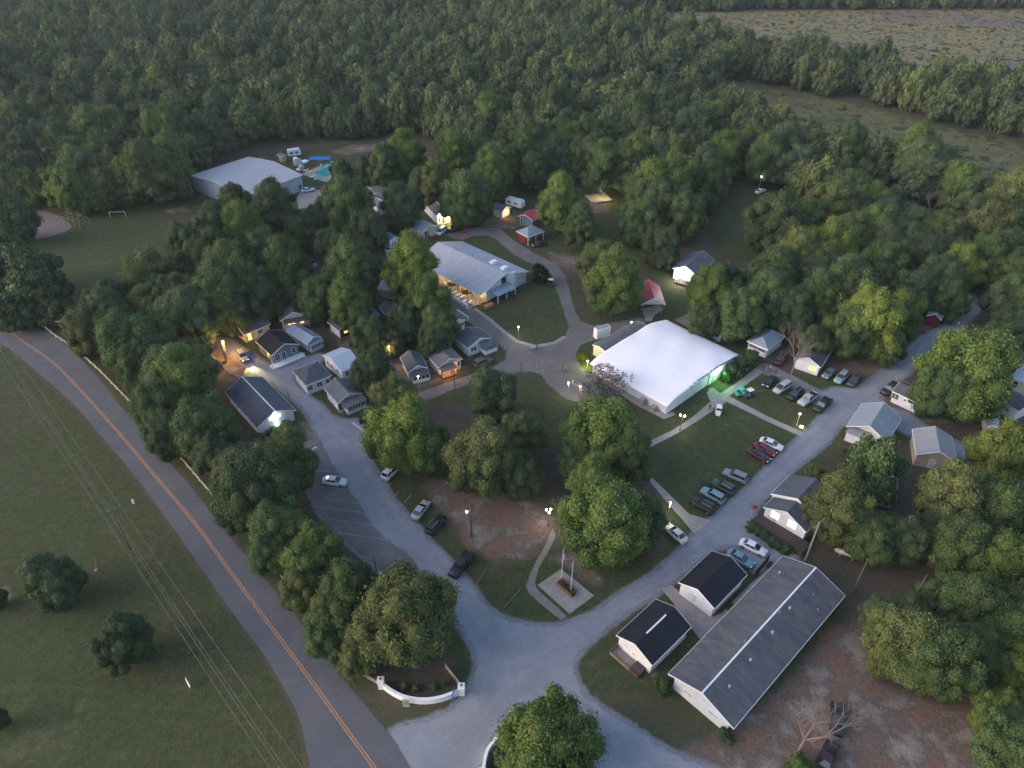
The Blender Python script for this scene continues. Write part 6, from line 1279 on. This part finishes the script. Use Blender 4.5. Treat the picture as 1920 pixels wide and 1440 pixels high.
 (1790, 930, 130, 'round', OL, 'olive tree below the two-tone roof', 'trees along the right edge'), (1880, 850, 110, 'round', YG, 'vivid yellow-green tree at right edge below the houses', 'trees along the right edge'), (1870, 950, 120, 'round', MD, 'green tree below the vivid one at the right edge', 'trees along the right edge'), (1810, 1030, 120, 'round', MD, 'green tree in the middle of right-edge wood', 'trees along the right edge'), (1890, 1060, 130, 'round', BR, 'bright tree at the right edge above the dirt', 'trees along the right edge'), (1830, 1130, 120, 'round', MD, 'green tree right of the utility pole', 'trees along the right edge'), (1760, 990, 70, 'round', DK, 'dark tree left of the olive one under the two-tone roof', 'trees along the right edge'),
 (1690, 1200, 130, 'round', OL, 'green oak right of the dormitory end', 'trees by the dirt lot'), (1760, 1230, 140, 'broad', MD, 'broad tree above the pale dirt lot', 'trees by the dirt lot'), (1650, 1150, 70, 'round', DK, 'small dark tree at the dormitory far corner', 'trees by the dirt lot'), (1830, 1220, 100, 'round', MD, 'tree on the right of the broad dirt lot tree', 'trees by the dirt lot'), (1925, 1250, 100, 'round', YG, 'vivid tree cut by the lower right edge', 'trees by the dirt lot'), (1890, 1390, 110, 'round', MD, 'green tree in the lower right corner', 'trees by the dirt lot'), (1500, 1440, 55, 'round', BR, 'small bright tree at the bottom edge near the bare tree', 'trees by the dirt lot'), (1890, 1180, 105, 'round', MD, 'green tree filling the right edge above the dirt lot', 'trees by the dirt lot'), (1775, 1125, 100, 'round', MD, 'green tree between utility pole and right edge', 'trees by the dirt lot'), (1865, 1330, 85, 'round', BR, 'bright tree at the right side of the dirt lot', 'trees by the dirt lot'), (1715, 1150, 80, 'round', DK, 'dark tree behind the green oak right of the dormitory', 'trees by the dirt lot'),
 (1930, 1140, 100, 'round', MD, 'tree cut by the right edge beside the bright one', 'trees by the dirt lot'),
]
for a_ in NEAR: T(*a_)
T(1013, 510, 37, 'bush', (.022, .034, .018), 'dense round dark shrub at the end of the dining hall', None, 5.5, 'shrub')
T(1130, 716, 100, 'sparse', PU, 'sparse purple-grey tree beside the left corner of the tent hall', None, 7.5)
T(1245, 1283, 36, 'bush', MD, 'round green shrub at the left corner of the dormitory', None, 2.4, 'shrub'); T(1362, 1378, 34, 'bush', DK, 'dark shrub at the near corner of the dormitory', None, 1.8, 'shrub')
T(1092, 668, 22, 'bush', (.12, .14, .01), 'yellow-green lit shrub at the left tip of the tent hall', None, 1.8, 'shrub'); T(1361, 705, 20, 'bush', (.04, .10, .02), 'green-lit shrub beside the tent entrance', None, 2.6, 'shrub')
for k, (x, y) in enumerate(((1375, 693), (1390, 684), (1402, 676), (1412, 669))): T(x, y, 34, 'bush', DK, 'dark hedge shrub along the right corner of the tent hall', 'hedge shrubs at the tent hall corner', 3.2, 'shrub')
for k, (x, y) in enumerate(((1412, 985), (1424, 993), (1437, 1003), (1450, 1012), (1462, 1021), (1474, 1028))): T(x, y, 27, 'bush', DK, 'clipped dark hedge shrub along the lodge deck', 'hedge shrubs below the lodge deck', 1.7, 'shrub')
for k, (x, y) in enumerate(((758, 1285), (780, 1289), (812, 1286), (834, 1279))): T(x, y, 17, 'bush', OL, 'small yellowish shrub behind the curved entrance wall', 'shrubs behind the entrance wall', 1.2, 'shrub')
for k, (x, y) in enumerate(((488, 818), (512, 806), (536, 796))): T(x, y, 26, 'bush', MD, 'low foundation shrub under the chapel gable', 'shrubs under the chapel gable', 1.3, 'shrub')
for k, (x, y) in enumerate(((1058, 1097), (1066, 1104), (1073, 1111))): T(x, y, 11, 'bush', DK, 'tiny shrub growing in the brick planter', 'shrubs in the brick planter', 1.1, 'shrub')
for (x, y, hh, i, lb) in ((1484, 702, 20, 0, 'leafless reddish tree between the two white cottages'), (1496, 1412, 20, 1, 'large leafless tree over the dirt lot beside the dormitory'), (1737, 410, 16, 0, 'leafless purplish tree above the glimpsed grey roof'), (1530, 925, 6, 1, 'small pale leafless tree behind the lodge roof'), (952, 628, 2.6, 0, 'young staked sapling on the grass oval')):
    q = P(x, y); t = thing('bare_tree', (q.x, q.y, 0), rnd.uniform(0, 6), lb, 'tree'); link('branches', BARE[i], t, None, 0, (hh * .95, hh * .95, hh * .85))

# ------------------------------------------------------------------ forest
FOREST = [[(-900, 420), (-200, 395), (0, 395), (60, 398), (130, 402), (200, 405), (330, 386), (350, 372), (354, 330), (420, 300), (470, 280), (560, 270), (640, 268), (700, 262), (722, 252), (760, 250), (800, 275), (840, 300), (900, 350), (940, 370), (1000, 372), (1060, 355), (1100, 340), (1150, 345), (1180, 400), (1220, 440), (1260, 450), (1290, 430), (1330, 400), (1390, 340), (1440, 370), (1500, 390), (1540, 400), (1600, 370), (1680, 370), (1740, 400), (1800, 420), (1930, 460), (2300, 560), (2700, 560), (2600, -80), (-1200, -80)]]
EXTRA = [[(270, 575), (330, 535), (385, 490), (425, 462), (500, 445), (560, 450), (560, 520), (500, 590), (380, 640), (230, 620), (180, 640), (140, 620), (180, 590)],
         [(1330, 560), (1450, 520), (1505, 415), (1560, 395), (1700, 392), (1900, 400), (1960, 480), (1900, 560), (1740, 610), (1640, 660), (1500, 620), (1400, 600)],
         [(1720, 1030), (1800, 1010), (1860, 990), (2100, 950), (2100, 1320), (1900, 1280), (1880, 1180), (1760, 1160), (1720, 1060), (1600, 1000)],
         [(250, 560), (330, 640), (380, 720), (400, 830), (330, 800), (220, 690), (150, 640), (180, 600)]]
def forest():
    def cand(polys, step, y0, y1, jit=.38):
        xs = np.arange(-1150, 1150, step); ys = np.arange(y0, y1, step); X, Y = np.meshgrid(xs, ys); X = X.ravel(); Y = Y.ravel()
        X = X + nrs.uniform(-jit, jit, X.size) * step; Y = Y + nrs.uniform(-jit, jit, Y.size) * step
        px, py = proj(X, Y); k = np.zeros(X.size, bool)
        for p in polys: k |= inpoly(px, py, p)
        if polys is FOREST:
            for p in CLEAR: k &= ~inpoly(px, py, p)
        k &= (px > -560) & (px < 2480); return X[k], Y[k]
    X1, Y1 = cand(FOREST, 7.8, 190, 330); X2, Y2 = cand(FOREST, 9.0, 330, 1000)
    X3, Y3 = cand(EXTRA, 8.2, 60, 260)
    # keep the filler clear of hand-placed trees and buildings
    obs = np.array([(o.location.x, o.location.y) for o in COL.objects if o.parent is None and o.get('category') and o.get('category') not in ('shrub', 'power line', 'street lamp', 'person')])
    keep = np.array([np.min(np.hypot(obs[:, 0] - x, obs[:, 1] - y)) > 5.5 for x, y in zip(X3, Y3)]); 
    bb = [np.array([((o.matrix_basis @ Vector((0, 0, 0))).x) for _ in (0,)]) for o in ()]
    for poly in (GRAVEL, PLAZA, DRIVE, PARK, WOODROAD):
        pw_ = wp(poly); keep &= ~(inpoly(X3, Y3, pw_) | (segdist(X3, Y3, pw_) < 2.5))
    for o in list(COL.objects):
        if o.parent is None and o.get('category') in ('house', 'cottage', 'chapel', 'building', 'bunkhouse', 'dining hall', 'cabin', 'shed', 'lodge', 'dormitory', 'annex', 'gymnasium') :
            rf = [c for c in o.children if c.name.startswith('roof')]
            if not rf: continue
            cs = [Vector(c) for c in rf[0].bound_box]; M = Matrix.Translation(o.location) @ Matrix.Rotation(o.rotation_euler.z, 4, 'Z'); ce = M @ ((cs[0] + cs[6]) / 2)
            hx, hy = abs(cs[6].x - cs[0].x) / 2 + 3, abs(cs[6].y - cs[0].y) / 2 + 3; a = -o.rotation_euler.z
            for nm in (1, 3):
                XX, YY, = (X1, Y1) if nm == 1 else (X3, Y3)
                dx, dy = XX - ce.x, YY - ce.y; lx = dx * math.cos(a) - dy * math.sin(a); ly = dx * math.sin(a) + dy * math.cos(a)
                kk = ~((abs(lx) < hx) & (abs(ly) < hy))
                if nm == 1: X1, Y1 = X1[kk], Y1[kk]
                else: X3, Y3, keep = X3[kk], Y3[kk], keep[kk]
    X3, Y3 = X3[keep], Y3[keep]
    o2 = np.array([(o.location.x, o.location.y) for o in COL.objects if o.get('category') == 'tree'])
    k1 = np.array([np.min(np.hypot(o2[:, 0] - x, o2[:, 1] - y)) > 4.5 for x, y in zip(X1, Y1)]); X1, Y1 = X1[k1], Y1[k1]
    X = np.concatenate([X3, X1, X2]); Y = np.concatenate([Y3, Y1, Y2])
    H = np.clip(nrs.normal(15, 3.2, X.size), 8, 22); H[:len(X3)] = nrs.uniform(9, 14.5, len(X3)); Rd = np.clip(H * nrs.uniform(.31, .46, X.size), 3.6, 7.4); Rd[:len(X3)] *= 1.2
    size = Rd * FPX / (Y * CT + CAM_H * ST); px, py = proj(X, Y, 8.0); vis = (px > -10) & (px < 1930) & (py > 0) & (py < 1450)
    order = np.argsort(-(size * vis)); nfree = 296 - len(o2)
    ind = order[:max(0, nfree)]; rest = order[max(0, nfree):]
    for i in ind:
        x, y = X[i], Y[i]; ppx, ppy = proj(x, y)
        big = size[i] > 22
        tone = rnd.choice((DK, MD, MD, OL, BR, (.062, .09, .05), (.085, .115, .05)))
        if ppy > 640: lb, g = 'unnamed filler broadleaf tree in the right-edge wood below the houses', 'wood trees below the right houses'
        elif ppx > 1280: lb, g = 'broadleaf tree in the dense wood right of the tent hall', 'dense wood trees right of the tent hall'
        elif ppx > 700: lb, g = 'broadleaf tree in the forest above the dining hall and red-roofed cottage', 'forest trees above the dining hall'
        elif ppy > 410: lb, g = 'broadleaf tree in the wood between the left field and the cottages', 'wood trees by the left field'
        else: lb, g = 'broadleaf tree at the forest edge behind the gymnasium and left field', 'forest edge trees by the gymnasium'
        lb = lb.replace('unnamed filler ', '')
        put_tree(x, y, H[i], Rd[i], 'mid' if not big else ('round' if rnd.random() < .5 else 'tall'), tone, lb, g)
    # the rest: one mass, instanced
    cc = bpy.data.collections.new('forest_sources')
    for k, m in enumerate(FC): cc.objects.link(bpy.data.objects.new('forest_crown_%d' % k, m))
    # scrub of the clearcut
    XS, YS = cand(CLEAR, 3.2, 230, 900, .5); ks = nrs.rand(XS.size) < .6; XS, YS = XS[ks], YS[ks]
    def scatter(name, X, Y, H, Rd, z0, label=None):
        n = len(X); me = bpy.data.meshes.new(name); me.vertices.add(n)
        hz = H * .44; co = np.stack([X, Y, z0 * H + hz], 1); me.vertices.foreach_set('co', co.ravel())
        for nm, ty, arr in (('sc', 'FLOAT_VECTOR', np.stack([Rd, Rd, hz], 1)), ('rot', 'FLOAT_VECTOR', np.stack([np.zeros(n), np.zeros(n), nrs.uniform(0, 6.28, n)], 1)), ('idx', 'INT', nrs.randint(0, len(FC), n))):
            at = me.attributes.new(nm, ty, 'POINT')
            at.data.foreach_set('vector' if ty == 'FLOAT_VECTOR' else 'value', arr.ravel().astype(np.float32 if ty != 'INT' else np.int32))
        me.update(); o = bpy.data.objects.new(name, me); COL.objects.link(o)
        ng = bpy.data.node_groups.new(name, 'GeometryNodeTree'); ng.interface.new_socket('Geometry', in_out='INPUT', socket_type='NodeSocketGeometry'); ng.interface.new_socket('Geometry', in_out='OUTPUT', socket_type='NodeSocketGeometry')
        N = ng.nodes.new; gi = N('NodeGroupInput'); go = N('NodeGroupOutput'); ip = N('GeometryNodeInstanceOnPoints'); ci = N('GeometryNodeCollectionInfo')
        ci.inputs['Collection'].default_value = cc; ci.inputs['Separate Children'].default_value = True; ci.inputs['Reset Children'].default_value = True
        m2p = N('GeometryNodeMeshToPoints')
        def na(nm, ty): q = N('GeometryNodeInputNamedAttribute'); q.data_type = ty; q.inputs['Name'].default_value = nm; return [s for s in q.outputs if s.enabled and s.name == 'Attribute'][0]
        L_ = ng.links.new; L_(gi.outputs[0], m2p.inputs[0]); L_(m2p.outputs[0], ip.inputs['Points']); L_(ci.outputs[0], ip.inputs['Instance']); ip.inputs['Pick Instance'].default_value = True
        L_(na('idx', 'INT'), ip.inputs['Instance Index']); L_(na('rot', 'FLOAT_VECTOR'), ip.inputs['Rotation']); L_(na('sc', 'FLOAT_VECTOR'), ip.inputs['Scale']); L_(ip.outputs[0], go.inputs[0])
        md = o.modifiers.new('scatter', 'NODES'); md.node_group = ng; o['kind'] = 'stuff'
        if label: o['label'] = label
        return o
    scatter('forest', X[rest], Y[rest], H[rest], Rd[rest], .12, 'endless dark green broadleaf forest canopy filling the background')
    scatter('scrub', XS, YS, np.clip(nrs.exponential(.5, XS.size), .15, 2.5), np.clip(nrs.exponential(.7, XS.size), .3, 2.6), -.2, 'low scrub scattered over the logged clearing')
    print('TREES', len(ind), len(rest), len(XS), len(X3))
forest()
# thin pale trunks at the belt edge
for k in range(11):
    q = P(1838 + k * 8 + rnd.uniform(-2, 2), 238 + k * 1.8 + rnd.uniform(0, 5)); o = link('tree_trunk', MB().cyl((0, 0, 0), (.3, 0, 11), .22, .12, 6).mesh('pale_trunk', M_barebark), None, (q.x, q.y, 0), rnd.uniform(0, 6)); tag(o, 'thin pale bare trunk standing at the edge of the tree belt', 'tree trunk', 'pale trunks at the belt edge')

# ------------------------------------------------------------------ evening air
HAZE = 0.0001
if HAZE:
    b = MB(); b.box(-3400, 3400, -550, 4900, -1, CAM_H + 6); hz = b.build('haze', [])
    m = bpy.data.materials.new('haze_air'); m.use_nodes = True; nt = m.node_tree; nt.nodes.remove(nt.nodes['Principled BSDF'])
    v = nt.nodes.new('ShaderNodeVolumePrincipled'); v.inputs['Density'].default_value = HAZE; v.inputs['Color'].default_value = (.80, .86, .95, 1); v.inputs['Anisotropy'].default_value = .2
    nt.links.new(v.outputs[0], nt.nodes['Material Output'].inputs['Volume']); hz.data.materials.append(m); hz['kind'] = 'stuff'

# ------------------------------------------------------------------ tell look-alikes apart
LAND = [((553, 293), 'the camper behind the gymnasium'), ((460, 335), 'the gymnasium roof'), ((60, 425), 'the pale court'), ((250, 400), 'the top edge of the left field'), ((606, 326), 'the pool'), ((690, 280), 'the red dirt patch'),
        ((720, 365), 'the grey roofs near the pool'), ((830, 400), 'the lit bunkhouse'), ((995, 400), 'the red-roofed cottage'), ((1120, 370), 'the lumber clearing'), ((1300, 500), 'the floodlit white house'), ((1220, 550), 'the red pavilion'),
        ((1372, 278), 'the camper in the wood'), ((1450, 455), 'the wooded road'), ((1430, 640), 'the pale hip-roofed cottage'), ((1740, 410), 'the glimpsed wood roof'), ((1850, 400), 'the edge of the logged strip'), ((1600, 320), 'the middle of the right wood'),
        ((1750, 640), 'the upper gravel road'), ((1900, 560), 'the right edge houses'), ((1700, 1010), 'the hidden gabled house'), ((1850, 1000), 'the right edge wood'), ((150, 620), 'the upper road bend'), ((350, 560), 'the sandy lane'), ((640, 610), 'the maroon cottage'), ((780, 480), 'the dining hall')]
def disambiguate():
    from collections import defaultdict
    g = defaultdict(list)
    for o in COL.objects:
        if o.parent is None and o.get('category') and o.get('label'): g[o['label']].append(o)
    for lb, os_ in list(g.items()):
        if len(os_) < 2 or 'tree' not in os_[0].name: continue
        for o in os_:
            px, py = proj(o.location.x, o.location.y); nm = min(LAND, key=lambda q: (q[0][0] - px) ** 2 + 4 * (q[0][1] - py) ** 2)[1]
            cr = [c for c in o.children if c.name.startswith('crown')]
            if cr:
                c = cr[0].color; tone = 'yellowish green' if c[0] > .095 else ('dark green' if c[1] < .085 else 'mid green'); shp = 'slender' if cr[0].scale[0] / cr[0].scale[2] < .80 else 'round'
                o['label'] = '%s %s tree by %s' % (tone, shp, nm); o['group'] = 'trees nearest to ' + nm
    g.clear()
    for o in COL.objects:
        if o.parent is None and o.get('category') and o.get('label'): g[o['label']].append(o)
    ordn = ['', 'second', 'third', 'fourth', 'fifth', 'sixth', 'seventh', 'eighth', 'ninth', 'tenth', 'eleventh', 'twelfth', 'thirteenth', 'fourteenth', 'fifteenth', 'sixteenth', 'seventeenth', 'eighteenth']
    for lb, os_ in g.items():
        n = len(os_)
        if n < 2 or False: continue
        os_.sort(key=lambda o: proj(o.location.x, o.location.y)[0])
        for i, o in enumerate(os_):
            t_ = 'leftmost one' if i == 0 else ('rightmost one' if i == n - 1 else ('middle one' if n == 3 else '%s from left' % ordn[min(i, 17)])); o['label'] = lb + ', ' + t_
bpy.context.view_layer.update(); disambiguate()
